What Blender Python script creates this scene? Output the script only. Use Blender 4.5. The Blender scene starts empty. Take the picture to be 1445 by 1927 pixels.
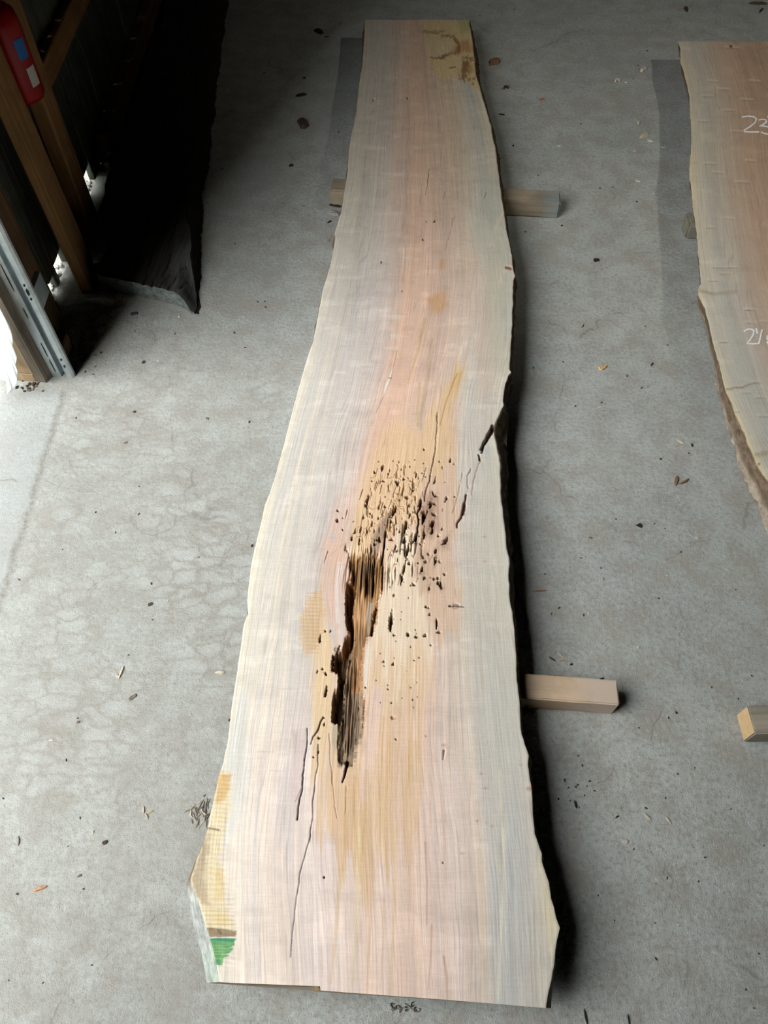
import bpy, bmesh, math, random
import numpy as np
from mathutils import Vector, Matrix

# ------------------------------------------------------------------ camera
SC = bpy.context.scene
COL = SC.collection
F_PX, CAM_H, PITCH = 1447.0, 1.85, math.radians(57)
cam_d = bpy.data.cameras.new('camera')
cam_d.sensor_fit = 'VERTICAL'
cam_d.sensor_height = 36.0
cam_d.lens = 36.0 * F_PX / 1927.0
cam_d.clip_start = 0.02
cam = bpy.data.objects.new('camera', cam_d)
cam.location = (0, 0, CAM_H)
cam.rotation_euler = (math.pi / 2 - PITCH, 0, 0)
COL.objects.link(cam)
SC.camera = cam

# ------------------------------------------------------------------ sky, lights, exposure
SC.view_settings.view_transform = 'Standard'
SC.view_settings.look = 'None'
SC.view_settings.gamma = 1.0
SC.view_settings.use_curve_mapping = False
SC.view_settings.exposure = 0.04
SC.cycles.use_denoising = True
SC.cycles.max_bounces = 4
SC.cycles.diffuse_bounces = 3
SC.cycles.glossy_bounces = 2
SC.cycles.use_adaptive_sampling = True
SC.cycles.adaptive_threshold = 0.03
SC.cycles.adaptive_min_samples = 12

SKY = 10.4
world = bpy.data.worlds.new('overcast_sky')
SC.world = world
world.use_nodes = True
_bg = world.node_tree.nodes['Background']
_bg.inputs['Color'].default_value = (0.975, 0.985, 0.972, 1)
_bg.inputs['Strength'].default_value = SKY

DOOR_Y0, DOOR_Y1, DOOR_H = -0.75, 1.70, 3.5
por = bpy.data.lights.new('door_portal', 'AREA')
por.shape = 'RECTANGLE'
por.size, por.size_y = DOOR_H, DOOR_Y1 - DOOR_Y0
por.cycles.is_portal = True
por_o = bpy.data.objects.new('door_portal', por)
por_o.location = (-1.24, (DOOR_Y0 + DOOR_Y1) / 2, DOOR_H / 2)
por_o.rotation_euler = (0, -math.pi / 2, 0)
COL.objects.link(por_o)

# floodlight under the roof on the right, turned towards the far end of the slabs
lamp = bpy.data.lights.new('shed_floodlight', 'SPOT')
lamp.energy = 155.0
lamp.color = (1.0, 0.95, 0.83)
lamp.shadow_soft_size = 0.06
lamp.spot_size = math.radians(53)
lamp.spot_blend = 1.0
lamp_o = bpy.data.objects.new('shed_floodlight', lamp)
lamp_o.location = (3.0, 0.9, 3.45)
lamp_o.rotation_euler = (Vector((1.5, 3.1, 0)) - Vector((3.0, 0.9, 3.45))).to_track_quat('-Z', 'Y').to_euler()
COL.objects.link(lamp_o)

# ------------------------------------------------------------------ helpers
RNG = random.Random(7)
CP, SP = math.cos(PITCH), math.sin(PITCH)


def ray(px, py):
    a = (px - 722.5) / F_PX
    b = -(py - 963.5) / F_PX
    return a, CP + b * SP, -SP + b * CP


def at(px, py, z=0.0):
    d = ray(px, py)
    t = (z - CAM_H) / d[2]
    return Vector((d[0] * t, d[1] * t, z))


def at_y(px, py, y):
    d = ray(px, py)
    t = y / d[1]
    return Vector((d[0] * t, y, CAM_H + d[2] * t))


def at_x(px, py, x):
    d = ray(px, py)
    t = x / d[0]
    return Vector((x, d[1] * t, CAM_H + d[2] * t))


def lin(c):
    return tuple(((v / 255.0) / 12.92 if v / 255.0 <= 0.04045 else ((v / 255.0 + 0.055) / 1.055) ** 2.4) for v in c[:3])


def tag(o, label=None, cat=None, group=None, kind=None):
    if label: o['label'] = label
    if cat: o['category'] = cat
    if group: o['group'] = group
    if kind: o['kind'] = kind
    return o


def link(name, me, mat=None, parent=None, loc=None):
    o = bpy.data.objects.new(name, me)
    COL.objects.link(o)
    if mat is not None and me is not None and not me.materials:
        me.materials.append(mat)
    if parent is not None:
        o.parent = parent
    if loc is not None:
        o.location = loc
    return o


def empty(name, loc=(0, 0, 0)):
    o = bpy.data.objects.new(name, None)
    o.empty_display_size = 0.1
    o.location = loc
    COL.objects.link(o)
    return o


def bm_mesh(bm, name, smooth=False):
    bmesh.ops.recalc_face_normals(bm, faces=bm.faces)
    me = bpy.data.meshes.new(name)
    bm.to_mesh(me)
    bm.free()
    if smooth:
        for p in me.polygons: p.use_smooth = True
    return me


def box_bm(x0, x1, y0, y1, z0, z1, bevel=0.002):
    bm = bmesh.new()
    bmesh.ops.create_cube(bm, size=1.0)
    for v in bm.verts:
        v.co = Vector((x0 + (v.co.x + .5) * (x1 - x0), y0 + (v.co.y + .5) * (y1 - y0), z0 + (v.co.z + .5) * (z1 - z0)))
    if bevel:
        bmesh.ops.bevel(bm, geom=list(bm.edges), offset=bevel, segments=1, affect='EDGES')
    return bm


def box(name, x0, x1, y0, y1, z0, z1, mat, parent=None, bevel=0.002):
    return link(name, bm_mesh(box_bm(x0, x1, y0, y1, z0, z1, bevel), name), mat, parent)


def prism_bm(pts, ax_vec):
    """closed polygon (3d points) extruded along ax_vec"""
    bm = bmesh.new()
    a = [bm.verts.new(p) for p in pts]
    b = [bm.verts.new(Vector(p) + ax_vec) for p in pts]
    bm.faces.new(a)
    bm.faces.new(b[::-1])
    n = len(a)
    for i in range(n):
        bm.faces.new((a[i], b[i], b[(i + 1) % n], a[(i + 1) % n]))
    return bm


# ---- numpy noise
def _hash(ix, iy, seed):
    h = (ix.astype(np.int64) * 374761393 + iy.astype(np.int64) * 668265263 + seed * 1274126177) & 0xFFFFFFFF
    h = ((h ^ (h >> 13)) * 1274126177) & 0xFFFFFFFF
    h = h ^ (h >> 16)
    return (h & 0xFFFF).astype(np.float32) / 65535.0


def vnoise(x, y, seed=0):
    x = np.asarray(x, np.float32); y = np.asarray(y, np.float32)
    fx, fy = np.floor(x), np.floor(y)
    tx, ty = x - fx, y - fy
    tx = tx * tx * (3 - 2 * tx); ty = ty * ty * (3 - 2 * ty)
    ix, iy = fx.astype(np.int64), fy.astype(np.int64)
    a = _hash(ix, iy, seed); b = _hash(ix + 1, iy, seed)
    c = _hash(ix, iy + 1, seed); d = _hash(ix + 1, iy + 1, seed)
    return (a + (b - a) * tx) * (1 - ty) + (c + (d - c) * tx) * ty


def fbm(x, y, seed=0, oct=3):
    s = 0; amp = 1.0; tot = 0
    for i in range(oct):
        s = s + amp * vnoise(x * 2 ** i, y * 2 ** i, seed + i * 17)
        tot += amp; amp *= .5
    return s / tot


def sstep(a, b, x):
    t = np.clip((x - a) / (b - a), 0, 1)
    return t * t * (3 - 2 * t)


def seg_dist(X, Y, x0, y0, x1, y1):
    dx, dy = x1 - x0, y1 - y0
    l2 = dx * dx + dy * dy + 1e-9
    t = np.clip(((X - x0) * dx + (Y - y0) * dy) / l2, 0, 1)
    return np.hypot(X - x0 - t * dx, Y - y0 - t * dy), t


def poly_sd(X, Y, poly):
    """signed distance, positive inside"""
    inside = np.zeros(X.shape, bool)
    d = np.full(X.shape, 1e9, np.float32)
    n = len(poly)
    for i in range(n):
        x0, y0 = poly[i]; x1, y1 = poly[(i + 1) % n]
        dd, _ = seg_dist(X, Y, x0, y0, x1, y1)
        d = np.minimum(d, dd)
        if y0 != y1:
            c = ((Y >= min(y0, y1)) & (Y < max(y0, y1)))
            xi = x0 + (Y - y0) * (x1 - x0) / (y1 - y0)
            inside ^= c & (X < xi)
    return np.where(inside, d, -d)


# ------------------------------------------------------------------ materials
def new_mat(name, rough=0.8):
    m = bpy.data.materials.new(name)
    m.use_nodes = True
    nt = m.node_tree
    b = nt.nodes['Principled BSDF']
    b.inputs['Roughness'].default_value = rough
    b.inputs['Specular IOR Level'].default_value = 0.25
    return m, nt, b


def N(nt, kind, **kw):
    n = nt.nodes.new(kind)
    for k, v in kw.items():
        if k in n.inputs: n.inputs[k].default_value = v
        else: setattr(n, k, v)
    return n


def ramp(nt, fac, stops):
    r = nt.nodes.new('ShaderNodeValToRGB')
    el = r.color_ramp.elements
    while len(el) < len(stops): el.new(0.5)
    for e, (p, c) in zip(el, stops):
        e.position = p
        e.color = tuple(c) + ((1,) if len(c) == 3 else ())
    nt.links.new(fac, r.inputs['Fac'])
    return r.outputs['Color']


def mixc(nt, fac, a, b, mode='MIX'):
    m = nt.nodes.new('ShaderNodeMix')
    m.data_type = 'RGBA'; m.blend_type = mode
    for sock, v in ((m.inputs[0], fac), (m.inputs[6], a), (m.inputs[7], b)):
        if isinstance(v, (int, float)): sock.default_value = v
        elif isinstance(v, tuple): sock.default_value = tuple(v) + ((1,) if len(v) == 3 else ())
        else: nt.links.new(v, sock)
    return m.outputs[2]


def noise_at(nt, vec, scale, detail=3, rough=0.55, mapping=None, rot=None, dist=0.0):
    if mapping is not None or rot is not None:
        mp = nt.nodes.new('ShaderNodeMapping')
        if mapping: mp.inputs['Scale'].default_value = mapping
        if rot: mp.inputs['Rotation'].default_value = rot
        nt.links.new(vec, mp.inputs['Vector'])
        vec = mp.outputs['Vector']
    n = N(nt, 'ShaderNodeTexNoise', Scale=scale, Detail=detail, Roughness=rough, Distortion=dist)
    nt.links.new(vec, n.inputs['Vector'])
    return n.outputs['Fac']


def bump(nt, bsdf, h, dist, strength=1.0):
    b = nt.nodes.new('ShaderNodeBump')
    b.inputs['Distance'].default_value = dist
    b.inputs['Strength'].default_value = strength
    nt.links.new(h, b.inputs['Height'])
    nt.links.new(b.outputs['Normal'], bsdf.inputs['Normal'])


def M2(nt, op, a, b=None):
    m = nt.nodes.new('ShaderNodeMath'); m.operation = op
    for i, v in enumerate((a, b)):
        if v is None: continue
        if isinstance(v, (int, float)): m.inputs[i].default_value = v
        else: nt.links.new(v, m.inputs[i])
    return m.outputs[0]


def slab_material(name, contrast=1.0):
    m, nt, b = new_mat(name, 0.62)
    L = nt.links
    at_ = N(nt, 'ShaderNodeAttribute', attribute_name='wood')
    uv = N(nt, 'ShaderNodeUVMap', uv_map='grain')
    V = uv.outputs[0]
    g1 = noise_at(nt, V, 1.0, 4, .62, (300, 5, 1))
    g2 = noise_at(nt, V, 1.0, 3, .6, (60, 1.1, 1), dist=.3)
    g3 = noise_at(nt, V, 1.0, 2, .5, (1300, 55, 1))
    gx = noise_at(nt, V, 1.0, 3, .6, (26, 160, 1))            # mill marks across the grain
    # growth rings: thin dark lines along the grain, wandering a little
    sep = N(nt, 'ShaderNodeSeparateXYZ'); L.new(V, sep.inputs[0])
    warp = noise_at(nt, V, 1.0, 3, .55, (16, 1.5, 1))
    ph = M2(nt, 'ADD', M2(nt, 'MULTIPLY', sep.outputs[0], 95.0), M2(nt, 'MULTIPLY', warp, 9.0))
    ring = M2(nt, 'POWER', M2(nt, 'ABSOLUTE', M2(nt, 'SINE', M2(nt, 'MULTIPLY', ph, math.pi))), 9.0)
    ring = M2(nt, 'MULTIPLY', ring, M2(nt, 'MAXIMUM', M2(nt, 'SUBTRACT', g2, .38), 0.0))
    s = M2(nt, 'ADD', M2(nt, 'MULTIPLY', M2(nt, 'SUBTRACT', g1, .5), .62), M2(nt, 'MULTIPLY', M2(nt, 'SUBTRACT', g3, .5), .34))
    s = M2(nt, 'ADD', s, M2(nt, 'MULTIPLY', M2(nt, 'SUBTRACT', g2, .5), .30))
    s = M2(nt, 'ADD', s, M2(nt, 'MULTIPLY', M2(nt, 'SUBTRACT', gx, .5), .05))
    s = M2(nt, 'SUBTRACT', s, M2(nt, 'MULTIPLY', ring, 1.0))
    k = M2(nt, 'ADD', M2(nt, 'MULTIPLY', s, contrast), 1.03)
    # alpha carries how fibrous the place is
    fib = M2(nt, 'MULTIPLY', M2(nt, 'SUBTRACT', g1, .5), at_.outputs['Alpha'])
    k = M2(nt, 'ADD', k, M2(nt, 'MULTIPLY', fib, 1.7))
    k = M2(nt, 'MAXIMUM', k, .2)
    comb = N(nt, 'ShaderNodeCombineColor')
    for i in range(3): L.new(k, comb.inputs[i])
    c = mixc(nt, 1.0, at_.outputs['Color'], comb.outputs[0], 'MULTIPLY')
    tint = ramp(nt, g1, [(.35, (1.0, .975, .945)), (.65, (1.0, 1.005, 1.01))])
    c = mixc(nt, 1.0, c, tint, 'MULTIPLY')
    L.new(c, b.inputs['Base Color'])
    hh = M2(nt, 'ADD', g1, M2(nt, 'MULTIPLY', g3, .6))
    hh = M2(nt, 'ADD', hh, M2(nt, 'MULTIPLY', gx, .7))
    bump(nt, b, hh, .0009, .7)
    return m


def timber_material(name, c0, c1, axis='Z', scale=1.0, rough=.85, cross=None):
    """sawn timber: long streaks along the given object axis"""
    m, nt, b = new_mat(name, rough)
    tc = N(nt, 'ShaderNodeTexCoord')
    sc = {'X': (2.5, 60, 60), 'Y': (60, 2.5, 60), 'Z': (60, 60, 2.5)}[axis]
    g = noise_at(nt, tc.outputs['Object'], scale, 4, .6, sc, dist=.4)
    g2 = noise_at(nt, tc.outputs['Object'], 9 * scale, 3, .6)
    c = ramp(nt, g, [(.3, c0), (.7, c1)])
    c = mixc(nt, ramp(nt, g2, [(.45, (0, 0, 0)), (.75, (.5, .5, .5))]), c, tuple(v * .55 for v in c0))
    nt.links.new(c, b.inputs['Base Color'])
    bump(nt, b, M2(nt, 'ADD', g, M2(nt, 'MULTIPLY', g2, .4)), .0015, .7)
    return m


def plain_noise_material(name, c0, c1, scale=30, rough=.9, bd=.002, metal=0.0):
    m, nt, b = new_mat(name, rough)
    tc = N(nt, 'ShaderNodeTexCoord')
    g = noise_at(nt, tc.outputs['Object'], scale, 5, .65)
    nt.links.new(ramp(nt, g, [(.3, c0), (.72, c1)]), b.inputs['Base Color'])
    b.inputs['Metallic'].default_value = metal
    if bd: bump(nt, b, g, bd, .8)
    return m


MAT_BARK = None


def bark_material(name):
    m, nt, b = new_mat(name, .9)
    at_ = N(nt, 'ShaderNodeAttribute', attribute_name='wood')
    tc = N(nt, 'ShaderNodeTexCoord')
    g = noise_at(nt, tc.outputs['Object'], 1.0, 5, .7, (70, 28, 70))
    c = mixc(nt, 1.0, at_.outputs['Color'], ramp(nt, g, [(.3, (.45, .45, .45)), (.7, (1.35, 1.3, 1.2))]), 'MULTIPLY')
    nt.links.new(c, b.inputs['Base Color'])
    bump(nt, b, g, .006, .9)
    return m


def floor_material():
    m, nt, b = new_mat('dusty_concrete', .82)
    L = nt.links
    tc = N(nt, 'ShaderNodeTexCoord')
    V = tc.outputs['Object']
    big = noise_at(nt, V, 1.6, 2, .6)
    mid = noise_at(nt, V, 11, 3, .65)
    fine = noise_at(nt, V, 85, 3, .7)
    grit = noise_at(nt, V, 330, 1, .6)
    c = ramp(nt, big, [(.3, lin((160, 165, 162))), (.7, lin((174, 177, 172)))])
    c = mixc(nt, ramp(nt, mid, [(.40, (0, 0, 0)), (.66, (.75, .75, .75))]), c, lin((146, 145, 139)))
    c = mixc(nt, ramp(nt, fine, [(.50, (0, 0, 0)), (.70, (.6, .6, .6))]), c, lin((128, 122, 113)))
    c = mixc(nt, ramp(nt, fine, [(.30, (.5, .5, .5)), (.44, (0, 0, 0))]), c, lin((192, 194, 191)))
    c = mixc(nt, ramp(nt, grit, [(.60, (0, 0, 0)), (.74, (.6, .6, .6))]), c, lin((104, 100, 94)))
    dust = noise_at(nt, V, 5.5, 5, .72)
    c = mixc(nt, ramp(nt, dust, [(.5, (0, 0, 0)), (.68, (.55, .55, .55))]), c, lin((158, 153, 144)))
    # trowel scratches in two directions, only in places
    s1 = noise_at(nt, V, 1.0, 3, .6, (16, 120, 1), (0, 0, math.radians(38)))
    s2 = noise_at(nt, V, 1.0, 3, .6, (14, 150, 1), (0, 0, math.radians(-12)))
    where = noise_at(nt, V, 2.3, 2, .5)
    sm = M2(nt, 'MULTIPLY', ramp(nt, s1, [(.6, (0, 0, 0)), (.75, (.6, .6, .6))]), ramp(nt, where, [(.45, (0, 0, 0)), (.6, (1, 1, 1))]))
    c = mixc(nt, sm, c, lin((186, 187, 183)))
    sm2 = M2(nt, 'MULTIPLY', ramp(nt, s2, [(.62, (0, 0, 0)), (.76, (.5, .5, .5))]), ramp(nt, where, [(.4, (1, 1, 1)), (.55, (0, 0, 0))]))
    c = mixc(nt, sm2, c, lin((128, 126, 121)))
    # tyre tread prints in the dust on the side of the door
    sep = N(nt, 'ShaderNodeSeparateXYZ'); L.new(V, sep.inputs[0])
    nz = N(nt, 'ShaderNodeTexNoise', Scale=14.0, Detail=4.0, Roughness=.7); L.new(V, nz.inputs['Vector'])
    vm = N(nt, 'ShaderNodeVectorMath', operation='MULTIPLY_ADD')
    L.new(nz.outputs['Color'], vm.inputs[0]); vm.inputs[1].default_value = (.12, .07, 0); L.new(V, vm.inputs[2])
    mp = nt.nodes.new('ShaderNodeMapping'); mp.inputs['Rotation'].default_value = (0, 0, math.radians(-9))
    L.new(vm.outputs[0], mp.inputs['Vector'])
    mp.inputs['Scale'].default_value = (13, 27, 1)
    br = N(nt, 'ShaderNodeTexVoronoi', Scale=1.0, feature='DISTANCE_TO_EDGE', Randomness=.72)
    L.new(mp.outputs[0], br.inputs['Vector'])
    cell = ramp(nt, br.outputs['Distance'], [(.0, (0, 0, 0)), (.14, (.75, .75, .75)), (.32, (1, 1, 1))])
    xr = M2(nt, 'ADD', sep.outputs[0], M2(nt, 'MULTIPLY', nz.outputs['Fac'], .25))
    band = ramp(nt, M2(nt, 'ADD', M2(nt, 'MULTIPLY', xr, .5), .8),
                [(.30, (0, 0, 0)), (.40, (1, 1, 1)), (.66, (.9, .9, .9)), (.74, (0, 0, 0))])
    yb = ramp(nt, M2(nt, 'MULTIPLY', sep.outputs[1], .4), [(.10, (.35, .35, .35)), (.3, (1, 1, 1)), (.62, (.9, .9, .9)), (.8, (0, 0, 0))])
    patch = ramp(nt, noise_at(nt, V, 3.4, 3, .6), [(.40, (0, 0, 0)), (.58, (1, 1, 1))])
    tm = M2(nt, 'MULTIPLY', M2(nt, 'MULTIPLY', band, yb), patch)
    tread = mixc(nt, cell, lin((132, 127, 117)), lin((180, 184, 182)))
    c = mixc(nt, M2(nt, 'MULTIPLY', tm, .7), c, tread)
    # the apron outside the door line is a paler, cleaner pour; a dirty seam lies between
    nx = M2(nt, 'ADD', sep.outputs[0], M2(nt, 'MULTIPLY', M2(nt, 'SUBTRACT', mid, .5), .05))
    seam_y = M2(nt, 'LESS_THAN', sep.outputs[1], 1.66)
    out = M2(nt, 'MULTIPLY', M2(nt, 'LESS_THAN', nx, -1.03), seam_y)
    c = mixc(nt, M2(nt, 'MULTIPLY', out, .5), c, lin((158, 162, 162)))
    sd = M2(nt, 'SUBTRACT', 1.0, M2(nt, 'MULTIPLY', M2(nt, 'ABSOLUTE', M2(nt, 'ADD', nx, 1.022)), 60.0))
    sd = M2(nt, 'MULTIPLY', M2(nt, 'MAXIMUM', sd, 0.0), M2(nt, 'MULTIPLY', seam_y, fine))
    c = mixc(nt, M2(nt, 'MINIMUM', M2(nt, 'MULTIPLY', sd, 1.2), 1.0), c, lin((112, 108, 100)))
    dirt_dimming = M2(nt, 'MULTIPLY', M2(nt, 'MULTIPLY', band, dust), .75)  # dirt film on the door side, deepened to dim the over-bright floor
    c = mixc(nt, dirt_dimming, c, lin((132, 130, 124)))
    # hairline cracks
    vo = N(nt, 'ShaderNodeTexVoronoi', Scale=1.15, feature='DISTANCE_TO_EDGE')
    nz2 = N(nt, 'ShaderNodeTexNoise', Scale=4.0, Detail=4.0); L.new(V, nz2.inputs['Vector'])
    vm2 = N(nt, 'ShaderNodeVectorMath', operation='MULTIPLY_ADD')
    L.new(nz2.outputs['Color'], vm2.inputs[0]); vm2.inputs[1].default_value = (.3, .3, 0); L.new(V, vm2.inputs[2])
    L.new(vm2.outputs[0], vo.inputs['Vector'])
    ck = ramp(nt, vo.outputs['Distance'], [(.0, (.5, .5, .5)), (.003, (0, 0, 0))])
    ck = M2(nt, 'MULTIPLY', ck, ramp(nt, mid, [(.45, (0, 0, 0)), (.6, (1, 1, 1))]))
    c = mixc(nt, ck, c, lin((98, 96, 92)))
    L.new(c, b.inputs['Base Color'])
    h = M2(nt, 'ADD', M2(nt, 'MULTIPLY', fine, 1.0), M2(nt, 'MULTIPLY', grit, .45))
    bump(nt, b, h, .0034, .7)
    return m


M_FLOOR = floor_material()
M_SLAB = slab_material('maple_sawn_face', .80)
M_SLAB2 = slab_material('maple_sawn_face_brown', .8)
M_BARK = bark_material('bark_and_wane')
M_CHAR = slab_material('blackened_wood', 1.5)
M_STUD = timber_material('stud_timber', lin((150, 112, 70)), lin((186, 146, 98)), 'Z')
M_STUD_D = timber_material('old_stud_timber', lin((96, 74, 54)), lin((134, 106, 78)), 'Z')
M_GIRT = timber_material('girt_timber', lin((150, 108, 64)), lin((182, 140, 92)), 'Y')
M_SIDING = timber_material('weathered_siding', lin((70, 74, 68)), lin((120, 122, 112)), 'Z', .8)
M_BOLSTER = timber_material('bolster_timber', lin((176, 158, 136)), lin((206, 184, 156)), 'X')
M_BOLSTER_G = timber_material('grey_bolster_timber', lin((120, 116, 104)), lin((160, 154, 140)), 'X')
M_STEEL = plain_noise_material('galvanised_steel', lin((168, 178, 182)), lin((205, 214, 216)), 26, .38, 0, .75)
M_BLACK = plain_noise_material('dark_hole', (.008, .008, .008), (.015, .014, .013), 40, .9, 0)
M_WHITE = plain_noise_material('white_plastic', lin((226, 236, 238)), lin((240, 246, 246)), 5, .5, 0)
M_RED = plain_noise_material('red_enamel', lin((150, 14, 22)), lin((176, 20, 28)), 6, .3, 0)
M_BLUE = plain_noise_material('blue_sticker', lin((40, 110, 190)), lin((60, 132, 206)), 30, .5, 0)
M_TAGW = plain_noise_material('white_paper', lin((205, 205, 196)), lin((225, 225, 218)), 120, .6, 0)
M_DARKSTEEL = plain_noise_material('dark_steel', (.03, .03, .03), (.06, .06, .06), 30, .5, 0, .5)
M_GROUND = plain_noise_material('pale_gravel', lin((150, 150, 145)), lin((205, 205, 198)), 60, .95, .01)
M_ROOF = plain_noise_material('dark_roof', lin((34, 32, 29)), lin((50, 47, 43)), 3, .9, 0)
M_PLY = timber_material('plywood', lin((150, 128, 100)), lin((178, 154, 122)), 'Z')
M_CHALK = plain_noise_material('chalk', lin((222, 226, 226)), lin((245, 247, 247)), 300, .9, 0)
M_GREEN = plain_noise_material('green_paint', lin((40, 120, 60)), lin((60, 150, 80)), 40, .5, 0)

# ------------------------------------------------------------------ the shell of the shed
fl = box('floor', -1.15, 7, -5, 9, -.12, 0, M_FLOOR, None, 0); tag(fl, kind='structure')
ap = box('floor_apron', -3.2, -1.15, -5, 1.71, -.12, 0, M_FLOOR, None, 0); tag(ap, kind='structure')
gr = box('ground', -30, -1.15, -25, 25, -.14, -.012, M_GROUND, None, 0); tag(gr, kind='structure')
for nm, a in (('wall_right', (7, 7.15, -5, 9, 0, 4.4)), ('wall_back', (-1.35, 7.15, 9, 9.15, 0, 4.4)),
              ('wall_front', (-1.35, 7.15, -5.15, -5, 0, 4.4)), ('ceiling', (-1.5, 7.3, -5.3, 9.3, 4.4, 4.52))):
    tag(box(nm, *a, M_ROOF, None, 0), kind='structure')

# unseen walls added in the yard to block low and sideways sky light
tag(box('wall_sky_block_far', -12, -11, -26, 28, -.1, 6.4, M_SIDING, None, 0), kind='structure')


def sky_block_wall(name, x0, y0, x1, y1, h):
    d = Vector((x1 - x0, y1 - y0, 0)); n = Vector((-d.y, d.x, 0)).normalized() * .15
    a, b = Vector((x0, y0, -.1)), Vector((x1, y1, -.1))
    o = link(name, bm_mesh(prism_bm([a, b, b + n, a + n], Vector((0, 0, h))), name), M_SIDING)
    tag(o, kind='structure')


sky_block_wall('wall_sky_block_north', -1.40, 1.95, -10.5, 3.1, 11.0)  # unseen slanted walls, added to narrow the sky through the door
sky_block_wall('wall_sky_block_south', -1.40, -1.05, -5.2, -11.0, 11.0)
wl = empty('wall_left', (-1.18, 3.0, 0)); tag(wl, kind='structure')


def wpart(name, x0, x1, y0, y1, z0, z1, mat, bevel=.002):
    o = box(name, x0, x1, y0, y1, z0, z1, mat, None, bevel)
    o.parent = wl
    o.matrix_parent_inverse = Matrix.Translation((1.18, -3.0, 0))
    return o


# header and far jamb side of the door opening
wpart('door_header', -1.32, -1.18, DOOR_Y0, DOOR_Y1, DOOR_H, 4.4, M_SIDING)
wpart('near_cladding', -1.26, -1.22, -5, DOOR_Y0, 0, 4.4, M_SIDING)
# vertical siding boards, lifted off the ground where daylight comes in under them
GAPS = ((2.115, 2.165, .040), (2.205, 2.30, .048), (2.70, 2.80, .055))
cuts = [1.73]
while cuts[-1] < 9.0: cuts.append(cuts[-1] + .19 + .02 * RNG.random())
cuts = sorted(set([c for c in cuts if not any(a - .03 < c < b + .03 for a, b, _ in GAPS)] + [v for a, b, _ in GAPS for v in (a, b)]))
for y0_, y1_ in zip(cuts, cuts[1:]):
    z0 = -.02
    for a_, b_, gz in GAPS:
        if abs(y0_ - a_) < 1e-6: z0 = gz
    dx = RNG.uniform(-.004, .004)
    wpart('siding_board', -1.185 + dx, -1.162 + dx, y0_ + .002, y1_ - .002, z0, 4.4, M_SIDING, .003)
# framing on the inside of the siding
wpart('girt', -1.157, -1.125, 2.57, 9.0, .445, .53, M_GIRT, .004)
wpart('girt', -1.157, -1.125, 2.57, 9.0, 1.45, 1.55, M_GIRT, .004)
wpart('sill_plate', -1.157, -1.105, 2.93, 9.0, .0, .10, M_STUD_D, .006)
wpart('stud', -1.157, -1.098, 1.89, 1.99, 0, 4.4, M_STUD_D, .006)          # beside the door track
wpart('stud', -1.157, -1.100, 2.47, 2.57, 0, 4.4, M_STUD, .006)            # behind the extinguisher
wpart('stud', -1.157, -1.10, 4.9, 5.0, 0, 4.4, M_STUD_D, .006)
# door jamb: weathered post, plywood return and the foot piece under it
def wprism(name, foot, z0, z1, mat):
    bm = prism_bm([Vector((x, y, z0)) for x, y in foot], Vector((0, 0, z1 - z0)))
    o = link(name, bm_mesh(bm, name), mat)
    o.parent = wl
    o.matrix_parent_inverse = Matrix.Translation((1.18, -3.0, 0))
    return o


M_JAMB = timber_material('weathered_jamb', lin((84, 76, 68)), lin((150, 138, 122)), 'Z', 1.0)
wprism('jamb_post', [(-1.119, 1.702), (-1.088, 1.698), (-1.072, 1.728), (-1.078, 1.80), (-1.119, 1.80)], 0, 4.4, M_JAMB)
wprism('jamb_panel', [(-1.23, 1.716), (-1.121, 1.706), (-1.121, 1.728), (-1.23, 1.728)], .035, 4.4, M_PLY)
wprism('jamb_foot', [(-1.23, 1.711), (-1.121, 1.702), (-1.121, 1.728), (-1.23, 1.728)], -.012, .031, M_PLY)

# ------------------------------------------------------------------ the big live-edge slab
ZT, ZB = 0.13, 0.07

L_PX = [(686.7, 37), (686, 65), (682, 119), (675, 165), (670, 216), (662.6, 248), (657, 281), (654, 324), (648, 360), (643, 396),
        (634, 425), (630, 438), (631, 446), (628, 465), (621, 501), (615, 522), (608, 544), (601, 580), (596, 609), (588.5, 645), (583, 659),
        (574, 688), (565, 720), (554, 760), (543.6, 799), (532, 845), (520, 888), (508, 928), (498, 950), (488, 998), (479, 1033),
        (472, 1067), (467, 1110), (465, 1130), (466, 1146), (464, 1160), (458, 1178), (453, 1220), (448, 1249), (443, 1285), (438, 1318), (433, 1355),
        (429, 1388), (421, 1433), (414, 1453), (402, 1505), (392, 1552), (383, 1585), (371, 1615), (366, 1633), (360, 1652), (362, 1668), (374, 1698), (387, 1741),
        (401, 1789), (414, 1848)]
R_PX = [(883, 38), (883.5, 46), (886, 61), (888, 72), (889.6, 92), (891, 105), (893.5, 111), (892.7, 120), (894.6, 140), (899.6, 154),
        (903, 167), (908, 184), (914.5, 205), (923.5, 237), (927, 259), (930.6, 273), (934, 299), (938.6, 331), (943, 367), (948.6, 403),
        (954, 440), (963, 479), (964.6, 504), (969, 519), (965.6, 527), (965, 573), (963, 623), (959, 680), (958.5, 695), (961.5, 700.5), (956, 706),
        (951, 722), (947, 742), (946, 756), (948, 762), (938.5, 781), (930, 800), (928, 810), (931, 820), (933.5, 836), (936, 847), (939, 857), (941, 874), (941, 901),
        (943, 942), (950, 991), (953.5, 1029), (959, 1060), (956.5, 1068), (957, 1091), (959, 1126), (967, 1174), (969, 1200), (971, 1240), (973, 1280), (977, 1323), (981, 1380),
        (987, 1402), (993.6, 1421), (992.5, 1438), (1000.5, 1486), (1002, 1528), (1007, 1569), (1019.5, 1607), (1019.5, 1621), (1033, 1659),
        (1037, 1690), (1045.5, 1722), (1053.4, 1746), (1049, 1767), (1042, 1815), (1033, 1867), (1027, 1897)]
NEAR_PX = [(414, 1848), (434, 1849.5), (599.2, 1856), (600.2, 1864), (840, 1881.7), (1027, 1897)]


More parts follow.
